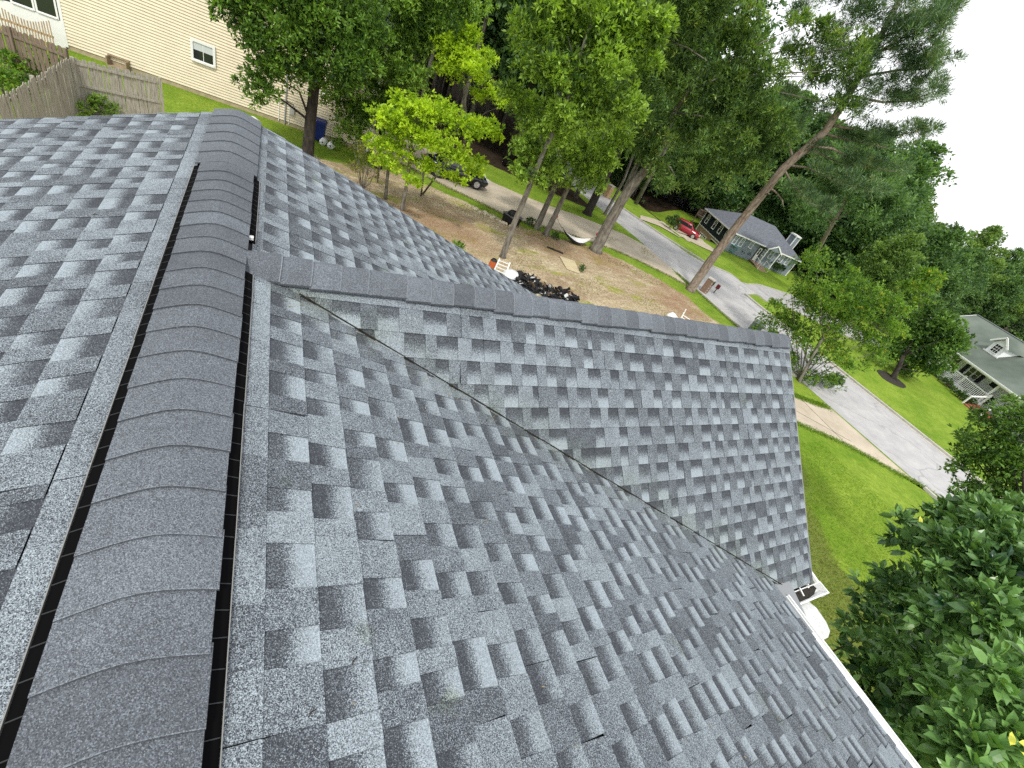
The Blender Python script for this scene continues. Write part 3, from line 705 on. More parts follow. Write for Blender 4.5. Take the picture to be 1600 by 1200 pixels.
# grass blades and weeds one could not count
gl = leaf_mat('lawn_grass', (.06, .12, .014), (.23, .37, .03), .3)
gy = leaf_mat('rough_grass', (.08, .10, .02), (.26, .27, .08), .3)
def blades(name, label, m, x0, x1, y0, y1, num, ln, wd, inside=None):
    X = rng.uniform(x0, x1, num); Y = rng.uniform(y0, y1, num)
    if inside is not None: k = inside(X, Y); X, Y = X[k], Y[k]
    k = len(X); P = np.stack([X, Y, np.array([gh(a, b) for a, b in zip(X, Y)]) if x1 > 33 else np.zeros(k)], 1)
    ax = unit(rng.normal(size=(k, 3)) * np.array([.5, .5, .1]) + np.array([0, 0, 1.])); nr = unit(rng.normal(size=(k, 3)) + np.array([0, -.4, .3]))
    tag(link(name, leaf_mesh(name, m, P, ax, nr, rng.uniform(.5, 1.3, k) * ln, np.full(k, wd), np.clip(rng.normal(.5, .22, k), 0, 1))), label, kind='stuff')
blades('grass', None, gl, 8, 22, -7, 6.0, 70000, .07, .014)
blades('rough_grass', None, gy, 7, 17, -7, 5.5, 40000, .10, .018, lambda X, Y: np.array([inpoly(a, b, roughP) for a, b in zip(X, Y)]))
def fringe(pts_, num, m, wd_=.25):
    Q_ = resample([q[:2] for q in pts_], 200); k_ = rng.integers(0, 200, num); P_ = Q_[k_] + rng.normal(size=(num, 2)) * wd_ * .5
    P = np.concatenate([P_, np.zeros((num, 1))], 1); ax = unit(rng.normal(size=(num, 3)) * .5 + np.array([0, 0, 1.])); nr = unit(rng.normal(size=(num, 3)))
    tag(link('edge_grass', leaf_mesh('edge_grass', m, P, ax, nr, rng.uniform(.05, .12, num), np.full(num, .02), np.clip(rng.normal(.4, .2, num), 0, 1))), kind='stuff')
fringe([(12, 5.2)] + [g(a, b) for a, b in [(1240, 660), (1275, 675), (1325, 697), (1400, 739), (1440, 759), (1472, 784)]], 9000, gl); fringe([g(a, b) for a, b in [(1237, 617), (1275, 631), (1292, 636)]], 3500, gl); fringe([(26.35, 11), (26.4, 22)], 4000, gl); fringe(dn, 7000, gy)
fringe([(33.6, -10), (33.6, 18)], 9000, gl)
blades('yard_grass', None, gy, 8, 26, 12, 26, 9000, .12, .03, lambda X, Y: (np.sin(X * 1.3 + np.sin(Y * .9) * 2) + np.cos(Y * 1.1 + X * .4)) > .9)

# ================================================================== house across the back: beige siding
W = {}
def local(o, rz):
    c, s = math.cos(rz), math.sin(rz)
    def hit(px, py, yo=0.0):
        "where the sight line meets the wall plane at local y = yo -> (x, z)"
        v = ray(px, py); P0 = np.array([o[0] - s * yo, o[1] + c * yo]); nn = np.array([-s, c]); t = ((P0 - C[:2]) @ nn) / (v[:2] @ nn); P = C + v * t
        return (P[:2] - np.array(o[:2])) @ np.array([c, s]), P[2]
    return hit
def window(root, x0, x1, z0, z1, y=0.0, fw=.07, cols=1, rows=2, frame=None, glass=None, blind=0, axis='x', proud=.03, label=None):
    frame = frame or M['whitewood']; glass = glass or M['glass']
    def P(a, d, z): return (a, y - d, z) if axis == 'x' else (y - d, a, z)
    def bx(mb, a0, a1, d0, d1, q0, q1):
        if axis == 'x': mb.box(a0, a1, y - d1, y - d0, q0, q1)
        else: mb.box(y - d1, y - d0, a0, a1, q0, q1)
    mb = MB(); bx(mb, x0 - fw, x0, 0, proud, z0 - fw, z1 + fw); bx(mb, x1, x1 + fw, 0, proud, z0 - fw, z1 + fw)
    bx(mb, x0, x1, 0, proud, z1, z1 + fw); bx(mb, x0 - fw * .3, x1 + fw * .3, proud, proud + .03, z0 - fw, z0 - fw * .3); bx(mb, x0, x1, 0, proud, z0 - fw, z0)
    f = mb.build('window', frame, root)
    if label: f['label'] = label
    g2 = MB(); bx(g2, x0, x1, -.01, .006, z0, z1); g2.build('pane', glass, f)
    m2 = MB()
    for i in range(1, cols): a = x0 + (x1 - x0) * i / cols; bx(m2, a - .012, a + .012, .006, .02, z0, z1)
    for i in range(1, rows): q = z0 + (z1 - z0) * i / rows; bx(m2, x0, x1, .006, .024, q - .016, q + .016)
    if cols > 1 or rows > 1: m2.build('muntin', frame, f)
    if blind: b_ = MB(); bx(b_, x0 + .01, x1 - .01, .006, .012, z1 - (z1 - z0) * blind, z1 - .01); b_.build('blind', M['blind'], f)
    return f
A2 = np.array([-8.73, 32.76]); rz2 = math.atan2(29.7252 - 32.7576, 5.4407 + 8.7299); h2 = local(A2, rz2)
H2 = thing('beige_house', 'two storey beige sided house behind the weathered fences', 'house', (*A2, 0), rz2)
M['beige'] = mat('beige_siding', (.74, .65, .50), .75, .05, 1.2)
x0w, x1w, zt = .17, 14.36, 6.0
sid = MB(); z = .22; e2 = .132
while z < zt:
    sid.poly([(x0w, -.048, z), (x1w, -.048, z), (x1w, -.004, z + e2), (x0w, -.004, z + e2)]); sid.poly([(x0w, -.003, z), (x1w, -.003, z), (x1w, -.048, z), (x0w, -.048, z)]); z += e2
tag(sid.build('siding', M['beige'], H2), kind='stuff')
wb = MB().box(x0w, x1w, .0, 9, .0, zt); wb.build('wall', M['beige'], H2)
MB().box(x0w, x1w, -.012, -.001, -.1, .215).build('foundation', mat('tan_foundation', (.40, .33, .22), .9, .2, 4), H2)
MB().box(x1w - .06, x1w + .07, -.05, .1, .1, zt).build('corner_trim', M['whitewood'], H2); MB().box(x0w - .07, x0w + .05, -.05, .1, .1, zt).build('corner_trim', M['whitewood'], H2)
rf = MB(); rf.poly([(-5, -.5, zt - .15), (x1w + .5, -.5, zt - .15), (x1w + .5, 4.5, zt + 2.4), (-5, 4.5, zt + 2.4)]); rf.poly([(-5, 4.5, zt + 2.4), (x1w + .5, 4.5, zt + 2.4), (x1w + .5, 9.5, zt - .15), (-5, 9.5, zt - .15)])
M['darkroof'] = mat('grey_roof_far', (.10, .105, .12), .9, .25, 12); rf.build('roof', M['darkroof'], H2)
a, b = h2(304, 64), h2(331, 98)
fx0, fz1 = h2(299, 58); fx1, _ = h2(334, 72); _, fz0 = h2(301, 93)
window(H2, fx0 + .08, fx1 - .02, fz0 + .10, fz1 - .12, -.06, .11, 2, 1, blind=.45, proud=.05, label='small window with a white roller blind over two panes')
# sunroom at the left
sr = MB().box(-6, x0w - .08, -.03, 3, .0, h2(92, 30)[1] - .05); sr.build('sunroom_wall', M['whitewood'], H2)
s0_ = h2(92, 30)[1]
for a, b in ((-4.6, -3.3), (-3.15, -2.0), (h2(22, 10)[0], h2(54, 20)[0]), (h2(61, 20)[0], h2(88, 20)[0])): window(H2, a, b, s0_ + .05, s0_ + 1.75, -.02, .075, 1, 2, glass=M['glass'])
MB().box(-6, x0w - .08, -.02, 3, s0_ + 1.9, zt).build('sunroom_wall', M['whitewood'], H2)
MB().box(-6, x0w - .08, .1, 3, s0_ - .05, s0_ + 1.9).build('sunroom_wall', M['glass'], H2)
# services on the wall
mx, mz = h2(457, 172); MB().box(mx - .12, mx + .12, -.16, -.02, mz - .2, mz + .2).build('meter_box', mat('meter_grey', (.5, .5, .48), .5), H2)
cx_, _ = h2(447, 160); MB().tube([(cx_, -.07, .1), (cx_, -.07, 3.2)], .045, 8).build('conduit', mat('conduit_grey', (.32, .33, .34), .5), H2)
cx_, _ = h2(436, 180); MB().tube([(cx_, -.05, .1), (cx_, -.05, 1.3)], .022, 6).build('conduit', M['whitewood'], H2)
cx_, _ = h2(452, 185); MB().tube([(cx_, -.05, .1), (cx_, -.05, 1.0)], .02, 6).build('conduit', M['whitewood'], H2)
MB().tube([(mx - .3, -.06, mz + .35), (mx + .05, -.06, mz + .3), (mx + .05, -.06, mz)], .02, 6).build('conduit', mat('cable_black', (.03, .03, .03), .6), H2)
wx0, wz0 = h2(543, 160); window(H2, 11.4, 12.9, 2.3, 3.5, -.02, .1, 2, 1)
q = g(188, 106); mb = MB().box(-.42, .42, -.35, .35, .0, .04); mb.box(-.42, -.37, -.35, .35, .04, .42); mb.box(.37, .42, -.35, .35, .04, .42); mb.box(-.37, .37, .30, .35, .04, .42); mb.box(-.44, .44, -.1, .38, .42, .46)
tag(mb.build('crawlspace_cover', mat('tan_wood_box', (.33, .25, .17), .9, .2, 8), None, loc=q, rz=rz2), 'tan open fronted wooden box against the foot of the beige house', 'box')
# containers on the grass
def bucket(px, py, r_, label, lie):
    q = g(px, py); mb = MB(); 
    if lie: mb.tube([(0, -.22, r_), (0, .22, r_)], r_, 16)
    else:
        mb.tube([(0, 0, 0), (0, 0, r_ * .5), (0, 0, r_ * .9), (0, 0, r_ * 1.2)], [r_ * .8, r_, r_ * .86, r_ * .3], 16)
    t = thing('white_container', label, 'container', q, -.3); mb.build('body', M['white'], t, True)
    MB().tube([(0, -.24, r_), (0, -.225, r_)], r_ * .25, 10).build('opening', M['black'], t) if lie else MB().box(.02, r_ * .8, -r_ * .9, -r_ * .5, r_ * .35, r_ * .7).build('opening', M['black'], t)
bucket(395, 195, .33, 'white rounded container with a dark opening on the grass just beyond the ridge end', False)
bucket(505, 226, .18, 'white drum end on with a dark centre, nearer the blue bin', True); bucket(517, 232, .18, 'white drum end on, half behind the sweetgum leaves', True)
q = g(498, 220); t = thing('recycling_bin', 'dark blue wheeled bin behind the dark tree trunk by the beige house', 'bin', q, rz2)
M['blue'] = mat('blue_plastic', (.008, .022, .14), .45)
MB().loft([[(-.24, -.26, .08), (.24, -.26, .08), (.24, .26, .08), (-.24, .26, .08)], [(-.31, -.34, 1.0), (.31, -.34, 1.0), (.31, .34, 1.0), (-.31, .34, 1.0)]]).build('body', M['blue'], t)
MB().loft([[(-.33, -.37, 1.0), (.33, -.37, 1.0), (.33, .37, 1.0), (-.33, .37, 1.0)], [(-.28, -.3, 1.1), (.28, -.3, 1.1), (.28, .36, 1.12), (-.28, .36, 1.12)]]).build('lid', M['blue'], t)
for a in (-.25, .25): MB().tube([(a - .03, .26, .1), (a + .03, .26, .1)], .1, 12).build('wheel', M['rubber'], t)

# ------------------------------------------------------------------ fences, slat by slat
def fence(label, P0, P1, h, wd, gap_, m, rails, railside, posts, ear=.03, group=None, lean=.012, cat='fence', name='wooden_fence', hvar=.04, hfun=None):
    P0 = np.array(P0); P1 = np.array(P1); L_ = np.linalg.norm(P1 - P0); rz = math.atan2(*(P1 - P0)[::-1]); t = thing(name, label, cat, (*P0, 0), rz, group); r = random.Random(hash(label) % 999)
    mb = MB(); mb.prism([(-wd / 2, -.009), (wd / 2, -.009), (wd / 2, .009), (-wd / 2, .009)], 0, 1 - ear)
    mb = MB(); w2 = wd / 2; mb.loft([[(-w2, -.009, 0), (-w2, -.009, 1 - ear), (-w2 + ear, -.009, 1), (w2 - ear, -.009, 1), (w2, -.009, 1 - ear), (w2, -.009, 0)], [(-w2, .009, 0), (-w2, .009, 1 - ear), (-w2 + ear, .009, 1), (w2 - ear, .009, 1), (w2, .009, 1 - ear), (w2, .009, 0)]])
    me = mb.mesh('slat', m); x = wd / 2; i = 0
    while x < L_:
        o = link('slat', me, t); hh = (hfun(x) if hfun else h) + r.uniform(-hvar, hvar); o.location = (x, (.035 if railside == 0 and i % 2 else -.0) + r.uniform(-.004, .004), .03); o.scale = (r.uniform(.9, 1.02), 1, hh)
        o.rotation_euler = (r.uniform(-lean, lean), r.uniform(-lean, lean) * 1.5, 0); x += wd + gap_ + r.uniform(-.004, .006); i += 1
    for z_ in rails:
        y_ = railside * .035; MB().bar((0, y_, z_ * h), (L_, y_, z_ * h - .02), .04, .085).build('rail', m, t)
    for a in posts: MB().box(a * L_ - .05, a * L_ + .05, railside * .06 - .05, railside * .06 + .05, 0, (hfun(a * L_) if hfun else h) + .06).build('post', m, t)
    return t
F0 = hitz(112, 90, 1.82)[:2]; F1 = hitz(249, 122, 1.82)[:2]; FB = hitz(0, 153, 1.82)[:2]
FBe = F0 + (FB - F0) * 1.15
fence('grey weathered fence with its rails showing, standing before the tan box', F0, F1, 1.80, .137, .004, M['woodgrey'], (.93, .52, .12), -1, (0, 1))
fence('pale grey weathered fence running from the corner post down to the roof edge', F0 + (FB - F0) * .02, FBe, 1.82, .135, .008, M['woodgrey'], (.9, .15), -1, (.5, 1))
c0 = hitz(104, 78, 1.80)[:2]; c1 = hitz(0, 38, 1.80)[:2]
fence('brown board fence standing behind the weathered one, in front of the white sunroom', c0, c0 + (c1 - c0) * 1.7, 1.80, .14, .035, M['wooddrk'], (.88, .2), 1, (.0, .5, 1))
p0 = h2(100, 62); u2 = np.array([math.cos(rz2), math.sin(rz2)]); n2 = np.array([-u2[1], u2[0]])
pa = A2 + u2 * (-1.95) - n2 * .9; pb = A2 + u2 * (.12) - n2 * .9
fence('small scalloped picket fence below the sunroom windows', pa, pb, 1.0, .045, .06, M['woodnew'], (.55,), 1, (), .012, name='picket_fence', hvar=.015, hfun=lambda x: 1.15 - .32 * math.sin(min(max(x / 2.05, 0), 1) * PI))
# ================================================================== house at the far corner: two tone, hipped roof
z3 = lambda x, y: (1060 + x / 8, 300 + y / 8)
A1 = np.array([51.93, 39.15]); rz1 = math.atan2(-.362, .934); h1 = local(A1, rz1)
H1 = thing('corner_house', 'grey and navy hipped roof house with garage across the side street', 'house', (*A1, 0), rz1)
M['greysiding'] = mat('grey_siding', (.22, .26, .30), .75, .08, 2); M['navy'] = mat('navy_siding', (.018, .026, .036), .7, .15, 2)
M['h1roof'] = mat('grey_roof_shingle', (.125, .135, .16), .9, .3, 5); M['tanbrick'] = mat('tan_brick', (.34, .235, .17), .9, .25, 9)
LX, LY, ZE = 10.5, 8.9, .55
b = MB(); b.box(0, LX, 0, LY, -3.4, ZE - .02); b.build('wall', M['greysiding'], H1)
nv_ = MB(); z = -1.62
while z < ZE: nv_.poly([(-.045, 0, z), (-.045, LY, z), (-.02, LY, z + .16), (-.02, 0, z + .16)]); nv_.poly([(-.045, 0, z), (-.045, LY, z), (-.018, LY, z), (-.018, 0, z)]); z += .16
nv_.build('side_siding', M['navy'], H1)
MB().box(-.05, -.002, 0, LY, -3.4, -1.62).build('garage_wall', M['tanbrick'], H1)
MB().bar((-.06, 0, -1.60), (-.06, LY, -1.60), .03, .12).build('band_board', M['whitewood'], H1)
fs = MB(); z = -1.9
while z < ZE: fs.poly([(0, -.03, z), (LX, -.03, z), (LX, -.006, z + .16), (0, -.006, z + .16)]); fs.poly([(0, -.004, z), (LX, -.004, z), (LX, -.03, z), (0, -.03, z)]); z += .16
fs.build('front_siding', M['greysiding'], H1)
for a in ((-.05, -.04), (LX, -.04), (-.05, LY)): MB().box(a[0] - .05, a[0] + .06, a[1] - .05, a[1] + .05, -3.2 if a[0] < 1 else -1.95, ZE).build('corner_board', M['whitewood'], H1)
o_ = .42; zr1 = 2.5; ra, rb_ = (3.1, LY / 2), (LX - 2.9, LY / 2)
c = [(-o_, -o_, ZE - .05), (LX + o_, -o_, ZE - .05), (LX + o_, LY + o_, ZE - .05), (-o_, LY + o_, ZE - .05)]; Ra = (*ra, zr1); Rb = (*rb_, zr1)
rf = MB(); rf.poly([c[0], c[1], Rb, Ra]); rf.poly([c[1], c[2], Rb]); rf.poly([c[2], c[3], Ra, Rb]); rf.poly([c[3], c[0], Ra]); rf.build('roof', M['h1roof'], H1)
fa = MB()
for p_, q_ in zip(c, c[1:] + c[:1]): fa.bar((p_[0], p_[1], ZE - .12), (q_[0], q_[1], ZE - .12), .04, .15)
fa.build('fascia', M['whitewood'], H1)
MB().poly([(-o_, -o_, ZE - .06), (-o_, LY + o_, ZE - .06), (LX + o_, LY + o_, ZE - .06), (LX + o_, -o_, ZE - .06)]).build('soffit', M['whitewood'], H1)
def fw(tx, ty, bx_, by, wd, **k):
    a = h1(*z3(tx, ty)); b_ = h1(*z3(bx_, by)); x = (a[0] + b_[0]) / 2; window(H1, x - wd / 2, x + wd / 2, b_[1], a[1], 0, .075, 1, 2, proud=.05, **k)
for tx, ty, bx_, by in ((740, 550, 690, 645), (815, 585, 765, 675), (930, 628, 893, 697), (1085, 725, 1058, 795), (1185, 745, 1133, 825), (1300, 800, 1262, 880), (1388, 828, 1338, 905)): fw(tx, ty, bx_, by, .42, blind=.5)
wdir = np.array([-math.sin(rz1), math.cos(rz1)])
def hs(px, py):
    v = ray(px, py); nn = np.array([math.cos(rz1), math.sin(rz1)]); t = ((A1 - C[:2]) @ nn) / (v[:2] @ nn); P = C + v * t; return (P[:2] - A1) @ wdir, P[2]
for tx, ty, bx_, by in ((390, 290, 350, 390), (480, 360, 437, 462), (555, 415, 508, 518), (640, 490, 585, 575)):
    a = hs(*z3(tx, ty)); b_ = hs(*z3(bx_, by)); x = (a[0] + b_[0]) / 2; window(H1, x - .32, x + .32, b_[1], a[1], -.02, .09, 1, 2, axis='y', proud=.06, blind=.4)
gd = MB().box(-.09, -.03, 4.9, 7.3, -3.3, -2.25); gd.build('garage_door', M['whitewood'], H1)
pn_ = MB()
for i in range(4): pn_.box(-.10, -.088, 5.05 + i * .56, 5.45 + i * .56, -2.5, -2.33)
pn_.build('garage_door_window', M['glass'], H1)
tag(MB().box(-.08, -.03, 1.1, 3.6, -3.3, -1.95).build('garage_shade_panel', M['black'], H1), 'open dark garage bay')  # shade inside the open bay is put into a flat black panel
MB().bar((-.09, 1.0, -1.92), (-.09, 3.7, -1.92), .04, .1).build('garage_trim', M['whitewood'], H1)
# portico, door, steps
dx, _ = h1(*z3(985, 760)); px0, _ = h1(*z3(940, 700)); px1, _ = h1(*z3(1210, 740))
tag(MB().box(dx - .30, dx + .62, -.05, -.032, -1.72, .35).build('entry_shade_panel', mat('entry_shade', (.06, .07, .08), .8), H1), 'dark recessed entry')  # flat panel on the wall, the recess shade is in its colour
dr = MB().box(dx - .12, dx + .30, -.09, -.05, -1.70, .0).build('door', M['whitewood'], H1); MB().box(dx - .02, dx + .2, -.095, -.089, -.9, -.15).build('pane', M['glass'], dr)
pc = 9.75; pp = MB(); pw = 1.05
x9, _ = h1(*z3(1150, 700)); pc = x9
pp.poly([(pc - pw, -1.3, .42), (pc, -1.3, 1.12), (pc, 2.6, 1.12), (pc - pw, .4, .42)]); pp.poly([(pc, -1.3, 1.12), (pc + pw, -1.3, .42), (pc + pw, .4, .42), (pc, 2.6, 1.12)]); por = pp.build('portico_roof', M['h1roof'], H1)
gb = MB(); gb.bar((pc - pw - .05, -1.32, .38), (pc, -1.32, 1.12), .05, .16); gb.bar((pc, -1.32, 1.12), (pc + pw + .05, -1.32, .38), .05, .16); gb.build('portico_gable_trim', M['whitewood'], H1)
MB().poly([(pc - pw + .1, -1.25, .42), (pc + pw - .1, -1.25, .42), (pc, -1.25, 1.05)]).build('portico_gable', M['greysiding'], H1)
for a in (pc - pw + .12, pc + pw - .2): MB().box(a - .05, a + .05, -1.28, -1.18, -1.75, .42).build('column', M['whitewood'], H1)
stp = MB()
for i in range(5): stp.box(pc - 1.6, pc - .1, -1.3 - .3 * (i + 1), -.05, -2.05, -1.72 - .06 * i - .02)
stp.build('steps', M['tanbrick'], H1)
ry = MB()
for a in (pc - 1.6, pc - .1):
    ry.bar((a, -1.2, -.95), (a, -2.7, -1.25), .04); ry.bar((a, -2.7, -1.25), (a, -2.7, -2.0), .04); ry.bar((a, -1.2, -.95), (a, -1.2, -1.7), .04)
ry.build('step_rail', M['whitewood'], H1)
ch = MB().box(LX - .0, LX + .62, 3.2, 4.5, -2, 2.55); ch.build('chimney', M['greysiding'], H1)
cht = MB(); 
for a in ((LX - .02, 3.18), (LX + .64, 3.18), (LX + .64, 4.52), (LX - .02, 4.52)): cht.box(a[0] - .05, a[0] + .05, a[1] - .05, a[1] + .05, 0, 2.55)
cht.box(LX - .1, LX + .72, 3.1, 4.6, 2.5, 2.68); cht.build('chimney_trim', M['whitewood'], H1)
dk = MB(); dk.box(-.2, 1.6, LY + .02, LY + 2.2, -1.0, -.86)
for a in (-.15, 1.5):
    dk.box(a - .06, a + .06, LY + 2.0, LY + 2.12, -3.4, -.1)
dk.box(-.2, 1.6, LY + 2.1, LY + 2.16, -.15, -.05); dk.box(-.2, -.14, LY, LY + 2.2, -.15, -.05)
for i in range(12): dk.box(-.19 + i * .16, -.16 + i * .16, LY + 2.1, LY + 2.14, -.9, -.1); dk.box(-.19, -.16, LY + .1 + i * .17, LY + .13 + i * .17, -.9, -.1)
tag(dk.build('deck', M['wooddrk'], H1), 'raised dark wooden deck behind the garage end')

# ================================================================== white cottage with the green roof
A3 = np.array([51.68, 12.76]); rz3 = math.atan2(-.909, -.418); h3 = local(A3, rz3); z4 = lambda x, y: (1430 + x / 6.318, 480 + y / 6.316)
H3 = thing('white_cottage', 'white cottage with grey green roof, dormer and railed front porch', 'house', (*A3, 0), rz3)
M['greenroof'] = mat('green_roof', (.075, .095, .078), .9, 0, .30, (.15, .178, .15), detail=3); M['cottage'] = mat('white_siding', (.80, .82, .83), .7, .03, 3)
M['shutter'] = mat('black_shutter', (.010, .013, .017), .6); X3 = 11.0; XL3 = -4.9
wl = MB(); z = .4
while z < 2.5: wl.poly([(XL3, 1.80, z), (X3, 1.80, z), (X3, 1.82, z + .14), (XL3, 1.82, z + .14)]); wl.poly([(XL3, 1.822, z), (X3, 1.822, z), (X3, 1.80, z), (XL3, 1.80, z)]); z += .14
wl.build('front_siding', M['cottage'], H3); MB().box(XL3, X3, 1.83, 9, 0, 2.4).build('wall', M['cottage'], H3)
MB().poly([(XL3, 1.8, 2.4), (XL3, 9, 2.4), (XL3, 4.9, 4.9)]).build('gable', M['cottage'], H3)
rf = MB(); z0_, z1_ = 2.42, 5.05; xa, xb = XL3 - .35, X3 + .4
rf.poly([(xa, -.25, z0_), (xb, -.25, z0_), (xb, 4.9, z1_), (xa, 4.9, z1_)]); rf.poly([(xa, 4.9, z1_), (xb, 4.9, z1_), (xb, 9.5, 2.45), (xa, 9.5, 2.45)]); rf.build('roof', M['greenroof'], H3)
MB().bar((xa, 4.9, z1_ + .01), (xb, 4.9, z1_ + .01), .2, .05).build('ridge_cap', M['dripedge'], H3)
fc = MB(); fc.bar((xa, -.27, z0_ - .10), (xb, -.27, z0_ - .10), .05, .17); fc.bar((xa, -.25, z0_ - .06), (xa, 4.9, z1_ - .06), .05, .14); fc.bar((xa - .0, -.38, z0_ - .04), (xb, -.38, z0_ - .04), .10, .09); fc.build('fascia', M['whitewood'], H3)
MB().poly([(xa, -.24, z0_ - .03), (xb, -.24, z0_ - .03), (xb, 1.8, z0_ - .0), (xa, 1.8, z0_ - .0)]).build('porch_ceiling', M['whitewood'], H3)
MB().box(0, 5.05, 0, 1.8, .28, .40).build('porch_floor', M['whitewood'], H3); MB().box(5.05, X3, .0, 1.8, .28, .40).build('porch_floor', mat('porch_grey', (.30, .31, .32), .8), H3)
rl = MB(); rl.bar((.05, .04, 1.28), (5.0, .04, 1.28), .09, .09); rl.bar((.05, .04, .52), (5.0, .04, .52), .07, .07); rl.bar((-.02, -.02, .37), (5.1, -.02, .37), .05, .17); rl.build('porch_rail', M['whitewood'], H3)
bm_ = MB().box(-.027, .027, -.02, .02, .52, 1.26).mesh('baluster', M['whitewood']); x = .16
while x < 4.95: link('baluster', bm_, H3, (x, .04, 0)); x += .145
for a in (.05, 2.5, 5.0): MB().box(a - .06, a + .06, -.02, .10, .2 if a < 5 else 0, 1.42).build('rail_post', M['whitewood'], H3)
for a in (.12, 4.72, 8.9): MB().box(a - .06, a + .06, .03, .15, .4, 2.36).build('porch_column', M['whitewood'], H3)
bn = MB(); bn.box(1.4, 4.7, .55, 1.0, .72, .80); bn.box(1.4, 4.7, 1.0, 1.06, .80, 1.18)  # bench shape made up to darken the gaps between the balusters
for a in (1.45, 2.5, 3.6, 4.6): bn.box(a - .04, a + .04, .58, 1.04, .4, .72)
tag(bn.build('rail_gap_darkener', M['shutter'], H3), 'long dark bench behind the porch rail')
lt = MB()
for i in range(34): x = .05 + i * .15; lt.bar((x, .03, .03), (x + .22, .03, .27), .014, .014); lt.bar((x + .22, .025, .03), (x, .025, .27), .014, .014)
lt.build('lattice', M['whitewood'], H3); MB().box(0, 5.05, .06, .1, -.1, .28).build('lattice_backing', mat('lattice_shade', (.35, .37, .38), .9), H3)
def hit3(tx, ty, yo=1.8): return h3(*z4(tx, ty), yo)
for (tx, ty), (bx_, by), nm in (((445, 505), (355, 580), 'w'), ((545, 565), (445, 640), 's'), ((600, 605), (505, 680), 'w'), ((640, 635), (565, 705), 'w'), ((690, 665), (600, 745), 's')):
    a = hit3(tx, ty); b_ = hit3(bx_, by); x = (a[0] + b_[0]) / 2
    zb, ztp = max(b_[1], .95), a[1]
    if nm == 's': MB().box(x - .17, x + .17, 1.76, 1.80, zb, ztp).build('shutter', M['shutter'], H3)
    else: window(H3, x - .24, x + .24, zb, ztp, 1.80, .06, 1, 2)
a = hit3(780, 770); MB().box(a[0] - .28, a[0] + .28, 1.76, 1.80, a[1] - .2, a[1] + .2).build('wall_lantern', M['shutter'], H3)
# dormer
dxa = h3(*z4(672, 430), 1.7); dxb = h3(*z4(800, 500), 1.7); dpk = h3(*z4(915, 322), 1.7)
d0, d1 = dxa[0], dxb[0]; dm_ = (d0 + d1) / 2; yb_ = 1.7; zb_ = z0_ + (yb_ + .25) / 5.15 * (z1_ - z0_); zt_ = zb_ + .95; zp_ = zb_ + 1.55
dm = MB(); dm.poly([(d0, yb_, zb_), (d1, yb_, zb_), (d1, yb_, zt_), (dm_, yb_, zp_), (d0, yb_, zt_)]); dm.poly([(d0, yb_, zb_), (d0, yb_, zt_), (d0, 3.4, zt_)]); dm.poly([(d1, yb_, zb_), (d1, yb_, zt_), (d1, 3.4, zt_)]); dmo = dm.build('dormer', M['cottage'], H3)
r_ = MB(); r_.poly([(d0 - .2, yb_ - .2, zt_ - .08), (dm_, yb_ - .2, zp_ + .05), (dm_, 4.6, zp_ + .05), (d0 - .2, 3.5, zt_ - .08)]); r_.poly([(dm_, yb_ - .2, zp_ + .05), (d1 + .2, yb_ - .2, zt_ - .08), (d1 + .2, 3.5, zt_ - .08), (dm_, 4.6, zp_ + .05)]); r_.build('dormer_roof', M['greenroof'], dmo)
r_ = MB(); r_.bar((d0 - .22, yb_ - .22, zt_ - .12), (dm_, yb_ - .22, zp_), .05, .14); r_.bar((dm_, yb_ - .22, zp_), (d1 + .22, yb_ - .22, zt_ - .12), .05, .14); r_.bar((d0 - .1, yb_ - .05, zb_ + .03), (d1 + .1, yb_ - .05, zb_ + .03), .08, .1); r_.build('dormer_trim', M['whitewood'], dmo)
window(H3, dm_ - .30, dm_ + .30, zb_ + .22, zb_ + .85, yb_, .06, 3, 3)
stp = MB()
for i in range(4): stp.box(5.15, 6.6, -.35 * (4 - i), .0, .0, .09 * (i + 1))
tag(stp.build('brick_steps', M['brick'], H3), 'red brick steps'); MB().box(1.9, 2.2, -.04, .05, .0, .30).build('brick_pier', M['brick'], H3); MB().box(4.35, 4.75, -.06, .05, .0, .30).build('brick_pier', M['brick'], H3)
sr_ = MB(); sr_.bar((5.1, -.02, 1.25), (5.1, -1.4, .75), .09, .09); sr_.bar((5.1, -1.4, .75), (5.1, -1.4, 0), .09, .09); sr_.bar((6.7, .0, 1.25), (6.7, -1.4, .75), .09, .09); sr_.bar((6.7, -1.4, .75), (6.7, -1.4, 0), .09, .09); sr_.build('step_rail', M['whitewood'], H3)
